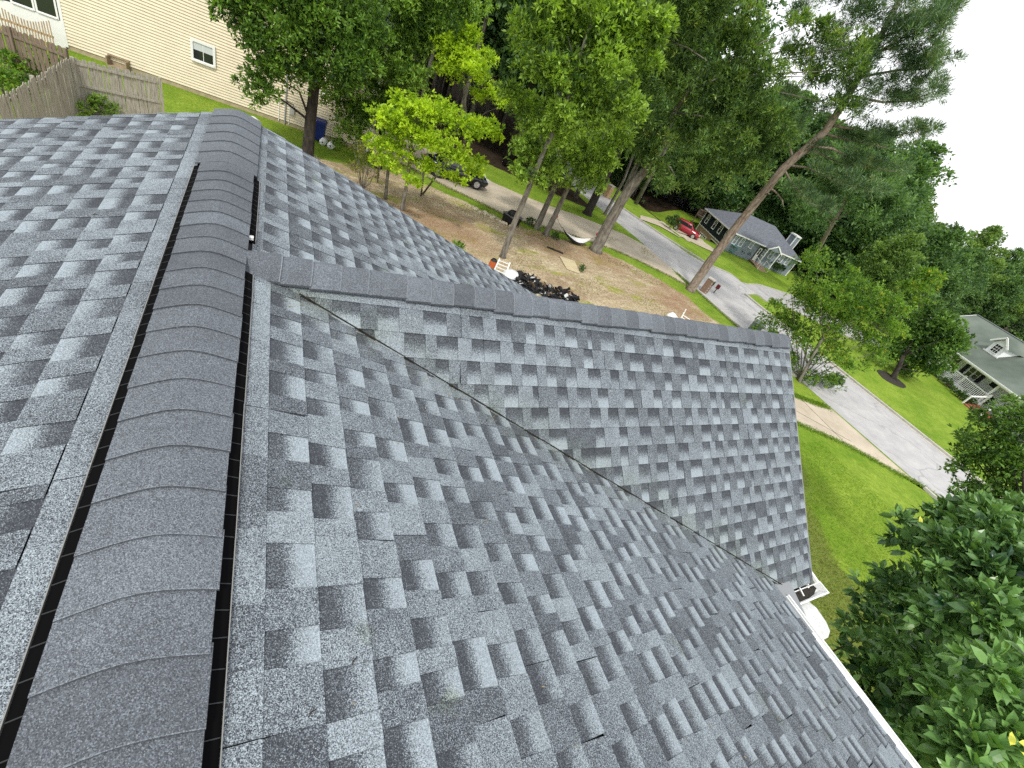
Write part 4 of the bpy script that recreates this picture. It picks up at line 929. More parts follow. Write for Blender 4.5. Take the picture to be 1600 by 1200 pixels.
# ================================================================== vehicles
def car(name, label, loc, rz, paint, L_=4.5, Wd=1.75, H=1.42, hatch=False):
    t = thing(name, label, 'car', loc, rz); pm = mat('car_paint', paint, .18, spec=.7); hw = Wd / 2
    st = [(-L_ / 2, .45, .72, .78), (-L_ / 2 + .12, .28, .86, .88), (-L_ * .32, .22, .95, .97), (-L_ * .05, .2, .95, 1.0), (L_ * .2, .2, .93, 1.0), (L_ * .33, .22, .86, .97), (L_ * .45, .26, .74, .9), (L_ / 2, .40, .62, .72)]
    rings = [[(x, -hw * k * .92, zb), (x, -hw * k, (zb + zt_) / 2), (x, -hw * k * .95, zt_ - .06), (x, -hw * k * .8, zt_), (x, hw * k * .8, zt_), (x, hw * k * .95, zt_ - .06), (x, hw * k, (zb + zt_) / 2), (x, hw * k * .92, zb)] for x, zb, zt_, k in st]
    MB().loft(rings).build('body', pm, t, True)
    ca = [(-L_ * .36 if not hatch else -L_ * .47, .93, .80), (-L_ * .20 if not hatch else -L_ * .36, H - .04, .68), (0, H, .70), (L_ * .10, H - .05, .70), (L_ * .27, .90, .80)]
    rings = [[(x, -hw * k * 1.0, .88), (x, -hw * k, max(z - .08, .885)), (x, -hw * (k - .1), max(z, .89)), (x, hw * (k - .1), max(z, .89)), (x, hw * k, max(z - .08, .885)), (x, hw * k, .88)] for x, z, k in ca]
    MB().loft(rings).build('cabin', pm, t, True)
    gl_ = MB(); e = .012
    for s in (-1, 1):
        for (xa_, xb_) in ((-L_ * .22 if not hatch else -L_ * .34, -.05), (.02, L_ * .11)):
            gl_.poly([(xa_ - .12, s * (hw * .80 + e), .96), (xb_ + (.18 if xb_ > 0 else 0), s * (hw * .79 + e), .96), (xb_, s * (hw * .70 + e), H - .12), (xa_ + .1, s * (hw * .70 + e), H - .12)])
    gl_.poly([(L_ * .105, -hw * .56, H - .05 + e), (L_ * .105, hw * .56, H - .05 + e), (L_ * .262, hw * .66, .93 + e), (L_ * .262, -hw * .66, .93 + e)])
    a_ = ca[0][0]; b_ = ca[1][0]; gl_.poly([(b_ - .0, -hw * .55, H - .05 + e * 2), (b_ - .0, hw * .55, H - .05 + e * 2), (a_ + .03, hw * .64, .96 + e * 2), (a_ + .03, -hw * .64, .96 + e * 2)])
    gl_.build('window', M['glass'], t)
    for x in (-L_ * .31, L_ * .31):
        for s in (-1, 1):
            w_ = MB().tube([(x, s * (hw - .19), .32), (x, s * (hw + .005), .32)], .32, 18).build('wheel', M['rubber'], t)
            rm = MB().tube([(x, s * (hw - .02), .32), (x, s * (hw + .012), .32)], .20, 10)
            for i in range(5): an = i * 2 * PI / 5; rm.bar((x, s * (hw + .018), .32), (x + .19 * math.cos(an), s * (hw + .018), .32 + .19 * math.sin(an)), .05, .012)
            rm.build('rim', M['chrome'], w_)
    for s in (-1, 1):
        MB().box(L_ / 2 - .22, L_ / 2 - .01, s * hw * .55 - .16, s * hw * .55 + .16, .60, .72).build('headlight', mat('lamp_glass', (.7, .72, .72), .15), t)
        MB().box(-L_ / 2 - .005, -L_ / 2 + .16, s * hw * .6 - .14, s * hw * .6 + .14, .62, .78).build('taillight', mat('tail_glass', (.3, .01, .01), .2), t)
        MB().box(L_ * .16, L_ * .19, s * hw * .93 - .09, s * hw * .93 + .09, .92, 1.03).build('mirror', pm, t)
    return t
q = g(752, 299); car('parked_car', 'black saloon half hidden by the yellow green tree on the far driveway', (q[0] - 1.7, q[1] + .95, .01), math.atan2(-.1, 1), (.006, .008, .014), 4.3, 1.72, 1.40)
q = g(1066, 366); car('parked_car', 'small red car parked beside the garage end of the corner house', (q[0] + .7, q[1] + .5, q[2] + .02), math.radians(-52), (.30, .012, .025), 3.9, 1.65, 1.45, True)

# ================================================================== things in the yard
q = g(797, 349); t = thing('fire_pit', 'black square fire pit box with a domed lid at the driveway edge', 'fire pit', q, .45)
MB().loft([[(-.42, -.36, .02), (.42, -.36, .02), (.42, .36, .02), (-.42, .36, .02)], [(-.46, -.40, .50), (.46, -.40, .50), (.46, .40, .50), (-.46, .40, .50)]]).build('box', M['black'], t)
MB().box(-.5, .5, -.44, .44, .50, .54).build('rim', mat('grey_rim', (.12, .12, .13), .4), t)
MB().loft([[(.40 * k * math.cos(a * PI / 8), .36 * k * math.sin(a * PI / 8), zz) for a in range(16)] for k, zz in ((1, .54), (.92, .66), (.65, .76), (.25, .80))]).build('lid', M['black'], t, True)
q = g(890, 415); mb = MB(); P = [g(873.7, 401), g(897.5, 409), g(906, 429), g(885, 421)]; mb.prism([(p_[0] - q[0], p_[1] - q[1]) for p_ in P[::-1]], .03, .055)
tag(mb.build('plywood_sheet', mat('pale_plywood', (.52, .44, .28), .85, .12, 3), None, loc=q), 'pale plywood sheet lying on the bare yard near the hammock', 'board')
q = g(868, 392); tag(MB().bar((-.5, .25, .03), (.45, -.2, .03), .18, .05).build('dark_plank', M['barkdark'], None, loc=q), 'short dark plank on the dirt between hammock and plywood', 'board')
# hammock
pa = ath(868, 337, 27.9); pb = ath(938, 368, 29.9)
t = thing('hammock', 'sagging white hammock slung between two oak trunks', 'hammock', (*((pa + pb) / 2)[:2], 0)); base = ((pa + pb) / 2); base[2] = 0
sp_ = ath(878, 356, 28.1); ep_ = ath(922, 374, 29.4); mp_ = ath(899, 375, 28.8)
def bez(t_): return sp_ * (1 - t_) ** 2 + (2 * mp_ - (sp_ + ep_) / 2) * 2 * t_ * (1 - t_) + ep_ * t_ ** 2
rings = []; dv = unit((ep_ - sp_) * np.array([1, 1, 0])); nvv = np.array([-dv[1], dv[0], 0])
for i in range(15):
    t_ = i / 14; c_ = bez(t_) - base; wd = .06 + .34 * math.sin(PI * t_); dp = .22 * math.sin(PI * t_)
    rings.append([c_ + nvv * wd * math.cos(a) + np.array([0, 0, -dp * math.sin(a) + .05]) for a in [PI * k / 8 for k in range(9)]])
MB().loft(rings, close=False, caps=False).build('cloth', mat('white_cloth', (.72, .70, .70), .8), t, True)
MB().loft([[p_ + np.array([0, 0, -.015]) for p_ in rg[:]] for rg in rings], close=False, caps=False).build('dark_underside', mat('dark_cloth', (.03, .035, .05), .8), t, True)
MB().tube([pa - base, sp_ - base], .012, 5).build('rope', M['black'], t); MB().tube([ep_ - base, pb - base], .012, 5).build('rope', M['black'], t)
M['red'] = mat('red_strap', (.55, .04, .06), .6)
for p_, rr in ((pa, .17), (pb, .30)):
    MB().tube([p_ - base + np.array([0, 0, -.06]), p_ - base + np.array([0, 0, .06])], rr, 12).build('strap', M['red'], t)
# ladder, jug, debris, chair
q = g(783, 428); t = thing('ladder', 'white ladder leaning up out of the debris below the roof edge', 'ladder', q)
A_ = ath(768, 432, 18.6) - q; B_ = ath(781, 404, 18.9) - q; C_ = ath(786, 440, 18.3) - q; D_ = ath(797, 410, 18.6) - q
for a, b in ((A_, B_), (C_, D_)): MB().bar(a - (b - a) * .4, b, .05, .08).build('rail', M['white'], t)
for k in range(6): f_ = .05 + k * .17; MB().bar(A_ + (B_ - A_) * f_, C_ + (D_ - C_) * f_, .035, .035).build('rung', M['white'], t)
q = g(767, 421); t = thing('drink_cooler', 'orange drink cooler with a dark lid beside the ladder', 'cooler', q); MB().tube([(0, 0, 0), (0, 0, .12), (0, 0, .45)], [.17, .19, .18], 14).build('body', mat('orange_plastic', (.42, .10, .03), .5), t); MB().tube([(0, 0, .45), (0, 0, .55)], [.17, .1], 12).build('lid', M['black'], t)
q = g(850, 458); r = random.Random(9); parts = {'torn_shingles': MB(), 'white_wrappers': MB(), 'brown_scraps': MB()}
ea = g(800, 436)[:2]; eb_ = g(896, 474)[:2]
for i in range(620):
    t_ = r.random(); c_ = ea + (eb_ - ea) * t_; dn_ = np.array([-(eb_ - ea)[1], (eb_ - ea)[0]]); dn_ /= np.linalg.norm(dn_); o2 = r.gauss(0, .30)
    hz = max(0, .42 - abs(o2) * .5) * (.55 + .45 * math.sin(t_ * 9)) * r.random() + .04; P0 = np.array([*(c_ + dn_ * o2), hz]) - np.array([q[0], q[1], 0]); k = r.random()
    mb = parts['torn_shingles'] if k < .80 else parts['white_wrappers'] if k < .88 else parts['brown_scraps']
    d_ = np.array([r.gauss(0, 1), r.gauss(0, 1), r.gauss(0, .5)]); d_ /= np.linalg.norm(d_); s_ = r.uniform(.10, .30); mb.bar(P0 - d_ * s_, P0 + d_ * s_, r.uniform(.08, .30), .012, up=(r.gauss(0, .5), r.gauss(0, .5), 1))
t = thing('debris_pile', 'heap of torn black shingles and wrappers on the ground below the roof', 'debris', (q[0], q[1], 0))
for k, m_ in (('torn_shingles', mat('old_shingle_black', (.018, .018, .020), .8, .6, 20)), ('white_wrappers', mat('white_wrapper', (.55, .56, .55), .6)), ('brown_scraps', mat('scrap_wood', (.22, .15, .09), .9))): tag(parts[k].build(k, m_, t), kind='stuff')
mb = MB(); mb.loft([[(x * s + .0, y * s, z) for x, y in ((.5, 0), (.35, .35), (0, .5), (-.35, .3), (-.5, 0), (-.3, -.3), (0, -.45), (.35, -.3))] for s, z in ((1, 0), (.95, .22), (.6, .38), (.2, .42))]); q = g(797, 436)
tag(mb.build('white_bag', mat('white_plastic_bag', (.62, .64, .66), .45), None, True, loc=q), 'white plastic bag at the ladder end of the debris heap', 'bag')
q = g(1062, 511); t = thing('plastic_chair', 'white plastic garden chair half hidden behind the wing ridge', 'chair', q, .6); t.scale = (.85, .85, .85)
MB().box(-.26, .26, -.25, .25, .40, .44).build('seat', M['whitewood'], t)
for a in (-.24, .24):
    for b in (-.23, .23): MB().bar((a, b, .4), (a * 1.15, b * 1.15, 0), .045).build('leg', M['whitewood'], t)
    MB().tube([(a, .24, .4), (a, .30, .95), (a * .5, .32, 1.12)], .022, 6).build('back_frame', M['whitewood'], t); MB().tube([(a * 1.1, -.24, .42), (a * 1.15, -.22, .66), (a * 1.1, .26, .68)], .022, 6).build('armrest', M['whitewood'], t)
MB().bar((-.12, .32, 1.12), (.12, .32, 1.12), .05).build('top_rail', M['whitewood'], t)
q = g(1048, 499); tag(MB().tube([(-.4, 0, .16), (-.1, 0, .22), (.4, 0, .14)], [.12, .22, .08], 10).build('white_sack', M['whitewood'], None, True, loc=q), 'low white sack on the dirt beside the garden chair', 'sack')
# mailboxes
def pillar(q, label, w_, h_, m_, rz=0.2):
    t = thing('mailbox_pillar', label, 'mailbox', q, rz); mb = MB(); n_ = 0; z = 0; bh = .085
    core = MB().box(-w_ / 2 + .012, w_ / 2 - .012, -w_ / 2 + .012, w_ / 2 - .012, 0, h_).build('mortar', M['curb'], t)
    while z < h_ - .05:
        o2 = (n_ % 2) * .1
        for s in range(4):
            x = -w_ / 2 + (o2 if s % 2 else 0)
            while x < w_ / 2 - .02:
                x2 = min(x + .205, w_ / 2)
                a = [(x + .005, -w_ / 2), (x2 - .005, -w_ / 2)]
                if s in (0, 2): yy = -w_ / 2 if s == 0 else w_ / 2 - .02; mb.box(x + .005, x2 - .005, yy, yy + .02, z + .005, z + bh - .005)
                else: xx = -w_ / 2 if s == 1 else w_ / 2 - .02; mb.box(xx, xx + .02, x + .005, x2 - .005, z + .005, z + bh - .005)
                x = x2
        z += bh; n_ += 1
    tag(mb.build('brick', m_, t), kind='stuff'); MB().box(-w_ / 2 - .03, w_ / 2 + .03, -w_ / 2 - .03, w_ / 2 + .03, h_, h_ + .06).build('cap', M['curb'], t)
    return t
t = pillar(g(1099, 456), 'brown brick mailbox pillar at the kerb near the tall pine', .50, 1.0, mat('brown_brick', (.24, .15, .11), .9, .3, 18), .5)
MB().loft([[( -.16, -.30, .72), (.16, -.30, .72), (.16, -.30, .92), (0, -.30, 1.0), (-.16, -.30, .92)], [(-.16, -.24, .72), (.16, -.24, .72), (.16, -.24, .92), (0, -.24, 1.0), (-.16, -.24, .92)]]).build('mailbox_door', M['black'], t)
q = g(1115, 458); t = thing('newspaper_box', 'small dark red box on a post at the kerb right of the brick pillar', 'box', q, .5); MB().box(-.03, .03, -.03, .03, 0, .5).build('post', M['barkdark'], t); MB().box(-.11, .11, -.12, .12, .38, .68).build('box', mat('dark_red_paint', (.16, .02, .02), .6), t); MB().box(-.07, .07, -.13, -.121, .44, .62).build('opening', M['black'], t)
pillar(g(947, 308), 'tan brick mailbox pillar far up the street behind the oaks', .55, 1.15, mat('tan_brick_pillar', (.45, .30, .16), .9, .25, 12), .3)
q = g(1172, 522); t = thing('utility_box', 'grey green utility box by the end of the wing ridge', 'box', q, .6); MB().box(-.42, .42, -.3, .3, 0, .85).build('body', mat('grey_green_paint', (.17, .20, .19), .6), t); MB().box(-.46, .46, -.34, .34, .85, .90).build('lid', mat('grey_green_lid', (.20, .23, .22), .6), t)
r = random.Random(4); mb = MB(); a_, b_ = g(742, 328)[:2], g(790, 350)[:2]
for i in range(38):
    c_ = a_ + (b_ - a_) * r.random() * 1.1; x, y = c_ + np.array([r.gauss(0, .15), r.gauss(0, .15)]); s_ = r.uniform(.05, .14)
    mb.loft([[(x + s_ * k * math.cos(u_ * PI / 3) * r.uniform(.8, 1.2), y + s_ * k * math.sin(u_ * PI / 3), z * s_) for u_ in range(6)] for k, z in ((1, 0), (1.05, .5), (.55, 1))])
tag(mb.build('edging_stones', mat('pale_stone', (.50, .44, .33), .9, .2, 20)), kind='stuff')
t = thing('garden_swing', 'teal metal garden swing beside the shrubs of the corner house', 'swing', tuple(g(1141, 396)), rz1); M['teal'] = mat('teal_metal', (.10, .33, .30), .5)
for a in (-.6, .6): MB().tube([(a - .3, -.3, 0), (a, 0, 1.5), (a + .3, .3, 0)], .04, 6).build('frame', M['teal'], t)
t.scale = (.6, .6, .7); MB().box(-.55, .55, -.25, .2, .45, .52).build('seat', M['teal'], t); MB().box(-.8, .8, -.5, .5, 1.48, 1.56).build('canopy', M['teal'], t)
# stepping mulch ring by the round tree
# ================================================================== trees
LM = dict(dark=leaf_mat('sweetgum_leaf_dark', (.012, .038, .009), (.20, .36, .055), .3), sweet=leaf_mat('sweetgum_leaf', (.02, .060, .012), (.26, .42, .07), .35),
          yellow=leaf_mat('dogwood_leaf', (.13, .24, .012), (.52, .68, .045), .4), hick=leaf_mat('hickory_leaf', (.022, .060, .012), (.33, .50, .075), .38),
          willow=leaf_mat('willow_oak_leaf', (.016, .044, .015), (.21, .34, .085), .35, hue2=(.36, .40, .11)), pine=leaf_mat('pine_needles', (.024, .062, .034), (.18, .29, .12), .2, hue2=(.28, .30, .10)),
          far=leaf_mat('far_leaf', (.030, .078, .032), (.18, .31, .10), .3), farlight=leaf_mat('far_leaf_light', (.045, .10, .025), (.24, .37, .09), .3),
          crape=leaf_mat('crape_leaf', (.028, .080, .012), (.22, .38, .05), .4, hue2=(.40, .34, .05)), round=leaf_mat('round_tree_leaf', (.018, .050, .012), (.15, .28, .05), .25),
          shrub=leaf_mat('shrub_leaf', (.02, .05, .012), (.08, .16, .03), .25), olive=leaf_mat('olive_leaf', (.08, .09, .02), (.26, .27, .06), .35), magn=leaf_mat('glossy_leaf', (.012, .045, .018), (.17, .32, .09), .16, .30))
def BL(D, *l): return [B(a, b, D + rng.uniform(-1, 1) * D * .03, c * 1.04) for a, b, c in l]
def TR(hd, r0, r1, *pts):
    n_ = len(pts); P = [ath(a, b, hd) for a, b in pts]; P[0] = g(*pts[0]) if P[0][2] > -3 else P[0]
    return [(p_, r0 + (r1 - r0) * i / (n_ - 1)) for i, p_ in enumerate(P)]
def hdof(px, py): q = g(px, py); return math.hypot(q[0] - C[0], q[1])
tree('sweetgum_tree', 'dark leaved tree with a black trunk in front of the beige house', 'tree', TR(hdof(480, 250), .29, .15, (480, 250), (485, 190), (492, 130), (505, 40), (515, -40)),
     BL(25.8, (370, 20, 42), (420, 5, 60), (480, -5, 70), (400, 70, 40), (445, 60, 58), (500, 70, 60), (550, 30, 60), (392, 130, 22), (430, 118, 38), (480, 125, 34), (520, 120, 42), (560, 95, 48), (345, 8, 18), (420, 150, 18), (398, 158, 12)), LM['dark'], M['barkdark'], dens=19.5, per=7, ln=.20, wd=.085)
tree('sweetgum_tree', 'mid green star leaved tree right of the black trunk, above the blue bin', 'tree', TR(29.5, .22, .1, (590, 262), (600, 180), (625, 90), (650, -20)),
     BL(28.5, (600, 15, 60), (650, 0, 60), (700, 10, 56), (615, 85, 50), (660, 65, 50), (580, 125, 45), (540, 165, 34), (545, 208, 24), (572, 185, 34), (640, 125, 40), (695, 60, 40), (530, 228, 11), (600, 160, 32), (560, 60, 40)), LM['sweet'], M['barkdark'], dens=18.4, per=7, ln=.20, wd=.075)
tree('dogwood_tree', 'bright yellow green dogwood with several thin trunks in the yard', 'tree', TR(hdof(628, 328), .10, .05, (628, 328), (636, 285), (642, 240), (645, 200)),
     BL(22.8, (640, 170, 36), (600, 190, 32), (680, 178, 40), (722, 195, 38), (762, 203, 28), (640, 212, 42), (690, 228, 36), (618, 238, 33), (668, 262, 24), (648, 285, 17), (718, 252, 24), (704, 275, 18), (778, 215, 14), (600, 258, 22), (737, 268, 18), (752, 255, 14), (722, 285, 10), (590, 225, 22)), LM['yellow'], M['bark'], dens=18.4, per=6, ln=.145, wd=.09, squash=.55, subr=.30,
     extra=[([g(602, 312), ath(606, 270, 24), ath(615, 220, 24)], [.10, .08, .04]), ([g(660, 304), ath(682, 275, 24.5), ath(700, 250, 24)], [.06, .05, .03]), ([g(658, 306), ath(661, 280, 24.5), ath(662, 255, 24)], [.05, .04, .03])])
tree('dogwood_tree', 'yellow green dogwood crown behind the nearer one, above the black car', 'tree', TR(28.5, .10, .05, (722, 268), (728, 200), (725, 130), (722, 90)),
     BL(27.5, (720, 88, 36), (750, 120, 34), (700, 112, 28), (770, 148, 22), (730, 55, 26), (762, 92, 18), (700, 72, 26), (785, 165, 10), (745, 150, 16)), LM['yellow'], M['bark'], dens=18.4, per=6, ln=.15, wd=.09, squash=.55, subr=.30)
tree('hickory_tree', 'tall bright green tree with a slim pale leaning trunk rising from the bare yard', 'tree', TR(hdof(785, 402), .155, .06, (785, 402), (803, 350), (822, 305), (850, 235), (882, 170), (900, 110), (925, 30)),
     BL(21.8, (860, 15, 58), (830, 65, 46), (900, 55, 58), (950, 25, 58), (850, 125, 46), (900, 135, 56), (950, 108, 56), (990, 60, 46), (828, 188, 40), (872, 205, 46), (930, 185, 46), (972, 168, 38), (820, 245, 34), (850, 258, 32), (815, 278, 20), (1000, 108, 32), (1020, 30, 34), (985, 15, 40), (800, 150, 24), (842, 290, 14)), LM['hick'], M['bark'], dens=18.4, per=6, ln=.21, wd=.085, subr=.32)
tree('hickory_tree', 'green tree whose trunk holds the red hammock strap, beside the fire pit', 'tree', TR(hdof(852, 367), .19, .1, (852, 367), (868, 335), (888, 292), (912, 235)),
     BL(27, (870, 278, 24), (900, 268, 32), (925, 283, 24), (888, 238, 34), (930, 235, 34), (960, 215, 30), (945, 255, 24)), LM['hick'], M['bark'], dens=18.4, per=6, ln=.20, wd=.08)
tree('hickory_tree', 'tree with a dark leaning trunk just left of the strapped one', 'tree', TR(hdof(838, 357), .20, .12, (838, 357), (852, 325), (870, 285), (890, 230)),
     BL(28.6, (850, 232, 30), (880, 215, 34), (840, 200, 30), (905, 225, 26)), LM['hick'], M['bark'], dens=16.1, per=6, ln=.20, wd=.08)
tree('oak_tree', 'dark oak trunk beyond the driveway, left of the tan pillar', 'tree', TR(hdof(917, 335), .36, .22, (917, 335), (935, 298), (960, 250), (985, 200)), BL(37, (950, 190, 40), (990, 160, 50), (930, 150, 40), (900, 200, 30)), LM['far'], M['barkdark'], dens=11.5, per=5, ln=.25, wd=.11)
tree('oak_tree', 'slim oak trunk beside the far street, just right of the tan pillar', 'tree', TR(hdof(944, 336), .14, .1, (944, 336), (958, 312), (975, 280), (990, 240)), BL(38, (1000, 220, 30), (1020, 190, 40)), LM['far'], M['bark'], dens=11.5, per=5, ln=.25, wd=.11)
tree('willow_oak_tree', 'big forked willow oak holding the right end of the hammock', 'tree', TR(hdof(930, 392), .40, .12, (930, 392), (950, 352), (972, 312), (1000, 275), (1030, 240), (1052, 180), (1080, 130)),
     BL(29.3, (1290, 60, 30), (1330, 110, 30), (1270, 120, 28), (1240, 90, 24), (1350, 70, 22), (1310, 165, 22), (1250, 40, 20), (1050, 55, 60), (1100, 45, 58), (1150, 75, 48), (1040, 125, 52), (1090, 150, 56), (1140, 150, 52), (1190, 130, 40), (1060, 208, 50), (1110, 218, 50), (1160, 215, 46), (1005, 200, 40), (1200, 190, 38), (1020, 262, 28), (1080, 272, 36), (1130, 272, 34), (1178, 262, 28), (1215, 225, 26), (985, 130, 44), (1055, 5, 50), (1110, -5, 50), (1170, 30, 24), (1000, 240, 24), (1040, 290, 16)), LM['willow'], M['bark'], dens=16.1, per=7, ln=.25, wd=.06, subr=.30,
     extra=[([ath(972, 312, 30.5), ath(985, 280, 30.5), ath(1003, 240, 30.3)], [.22, .18, .1]), ([ath(1052, 180, 29.6), ath(1075, 143, 28.9), ath(1098, 108, 28.4)], [.13, .11, .07]), ([ath(1056, 176, 29.6), ath(1085, 180, 28.6), ath(1100, 182, 28.2)], [.07, .05, .03]), ([ath(1080, 140, 29), ath(1110, 128, 28.2), ath(1130, 118, 28)], [.07, .05, .03]), ([ath(1040, 62, 28.5), ath(1075, 75, 28), ath(1105, 95, 28)], [.05, .04, .02]), ([ath(1030, 250, 29.5), ath(1048, 262, 28.8), ath(1055, 275, 28.6)], [.05, .04, .02])])
# the tall leaning pine
hp = hdof(1078, 452); tp = TR(hp, .30, .10, (1078, 454), (1110, 408), (1150, 355), (1225, 262), (1290, 205), (1325, 150), (1362, 85), (1400, 10), (1425, -50))
pb_ = BL(32.2, (1440, 70, 26), (1465, 45, 18), (1410, 60, 34), (1345, 175, 20), (1385, 150, 26), (1310, 80, 28), (1350, 40, 36), (1400, 25, 42), (1445, 45, 30), (1385, 90, 38), (1430, 100, 28), (1330, 100, 34), (1290, 60, 30), (1355, 140, 30), (1405, 138, 26), (1300, 140, 28), (1262, 95, 24), (1315, 15, 34), (1250, 25, 26), (1460, 10, 18), (1235, 150, 22), (1280, 178, 20), (1455, 75, 16), (1440, 130, 12), (1225, 75, 18), (1370, -20, 50), (1240, 200, 18), (1330, 175, 14))
br_ = [((1300, 196), (1350, 205), (1400, 212), (1438, 204)), ((1285, 208), (1310, 215), (1345, 222), (1388, 232)), ((1262, 228), (1300, 232), (1360, 262), (1408, 270)), ((1245, 245), (1270, 235), (1300, 250), (1340, 262)),
       ((1232, 258), (1262, 262), (1310, 285), (1362, 300)), ((1225, 265), (1240, 290), (1270, 320), (1300, 332)), ((1330, 150), (1380, 160), (1420, 158), (1462, 142)), ((1345, 120), (1400, 110), (1440, 108), (1475, 92)), ((1375, 60), (1420, 40), (1450, 25), (1482, 12)), ((1240, 248), (1232, 225), (1226, 210), (1222, 195)), ((1200, 292), (1212, 300), (1222, 312), (1224, 322)), ((1188, 305), (1194, 304), (1200, 303), (1204, 303))]
ex_ = []; tuft = []
for i, bb in enumerate(br_):
    hh = [hp + k * rng.uniform(-.9, .9) for k in range(4)]; hh[0] = hp; P = [ath(a, b, h_) for (a, b), h_ in zip(bb, hh)]; ex_.append((P, [.07, .055, .04, .015]))
    if i < 9:
        for k in range(9):
            t_ = .38 + .62 * k / 8; j = min(2, int(t_ * 3)); f_ = t_ * 3 - j; q = P[j] * (1 - f_) + P[j + 1] * f_; tuft.append((*(q + np.array([rng.normal() * .25, rng.normal() * .3, .12])), rng.uniform(.35, .62)))
tree('pine_tree', 'tall leaning pine with a bare trunk at the kerb and sky behind its crown', 'tree', tp, pb_ + tuft, LM['pine'], M['barkpine'], dens=14.9, per=8, ln=.30, wd=.028, cone=.75, subr=.30, limbs=10, extra=ex_, fill=.05, sub=12)
tree('pine_tree', 'green pine behind the leaning one, over the hipped roof', 'tree', TR(58, .3, .15, (1262, 420), (1300, 350), (1340, 280)), BL(58, (1330, 262, 34), (1372, 292, 34), (1300, 300, 34), (1350, 325, 34), (1262, 335, 30), (1396, 325, 24), (1300, 258, 20), (1240, 300, 24), (1385, 262, 14)), LM['far'], M['barkpine'], dens=10.3, per=6, ln=.42, wd=.08)
tree('crape_myrtle', 'many stemmed yellow green crape myrtle beside the end of the wing ridge', 'tree', TR(hdof(1250, 596), .09, .05, (1250, 598), (1262, 570), (1285, 530)),
     BL(29.5, (1235, 562, 16), (1215, 505, 18), (1245, 535, 22), (1275, 556, 20), (1320, 572, 15), (1228, 500, 22), (1290, 500, 34), (1330, 485, 36), (1262, 470, 28), (1350, 535, 28), (1300, 550, 22), (1275, 420, 32), (1325, 455, 38), (1375, 478, 34), (1295, 470, 40), (1245, 475, 34), (1340, 510, 38), (1388, 520, 28), (1290, 520, 34), (1365, 552, 24), (1245, 520, 26), (1205, 520, 18), (1222, 545, 14), (1310, 560, 22), (1265, 590, 18), (1292, 592, 18), (1410, 490, 16), (1350, 572, 12), (1193, 500, 13), (1206, 530, 15), (1226, 558, 17), (1212, 478, 14), (1180, 515, 8), (1250, 445, 20), (1330, 425, 14)), LM['crape'], M['bark'], dens=14.9, per=6, ln=.15, wd=.065, subr=.34, limbs=14,
     extra=[([g(1250, 596), ath(1250 + (a - 1250) * .45, 596 + (b - 596) * .5, 29), ath(a, b, 29.3)], [.032, .022, .010]) for a, b in ((1190, 495), (1215, 470), (1235, 450), (1260, 455), (1280, 470), (1310, 480), (1340, 500), (1360, 530), (1370, 550), (1200, 520), (1225, 500), (1300, 520), (1325, 540), (1270, 500))])
tree('round_tree', 'dense round dark green tree on the lawn in front of the white cottage', 'tree', TR(hdof(1398, 592), .2, .12, (1396, 592), (1404, 574), (1412, 555)),
     BL(hdof(1398, 592) + 2.5, (1432, 530, 30), (1462, 520, 32), (1418, 556, 24), (1468, 548, 26), (1440, 566, 24), (1482, 512, 20), (1408, 526, 20), (1450, 492, 24), (1455, 580, 12), (1480, 575, 10), (1400, 556, 18), (1412, 578, 14), (1394, 540, 16), (1436, 545, 34), (1470, 530, 32)), LM['round'], M['barkdark'], dens=13.8, per=6, ln=.24, wd=.12)
tree('young_tree', 'pale yellow green tree standing behind the round one', 'tree', TR(62, .12, .08, (1415, 545), (1430, 500), (1442, 460)), BL(62, (1440, 452, 20), (1454, 432, 15), (1432, 480, 18), (1420, 450, 12), (1448, 480, 12)), LM['crape'], M['bark'], dens=9.2, per=5, ln=.35, wd=.14)
tree('holly_tree', 'dark small leaved tree at the right edge in front of the near street', 'tree', [((17.2, -.6, 0), .14), ((17.2, -.5, 2), .12), ((17, -.3, 3.4), .08)],
     BL(17, (1505, 688, 20), (1548, 668, 32), (1592, 645, 36), (1530, 715, 32), (1580, 715, 40), (1503, 735, 16), (1560, 752, 30), (1615, 690, 44), (1600, 765, 34), (1515, 760, 14), (1640, 740, 50), (1560, 700, 36), (1520, 695, 26), (1590, 670, 36), (1545, 735, 34), (1500, 715, 16), (1580, 775, 30), (1535, 775, 22), (1480, 735, 9), (1488, 700, 8), (1508, 778, 18), (1540, 790, 22), (1580, 795, 26), (1495, 762, 12)), LM['round'], M['barkdark'], dens=29.9, per=6, ln=.12, wd=.055)
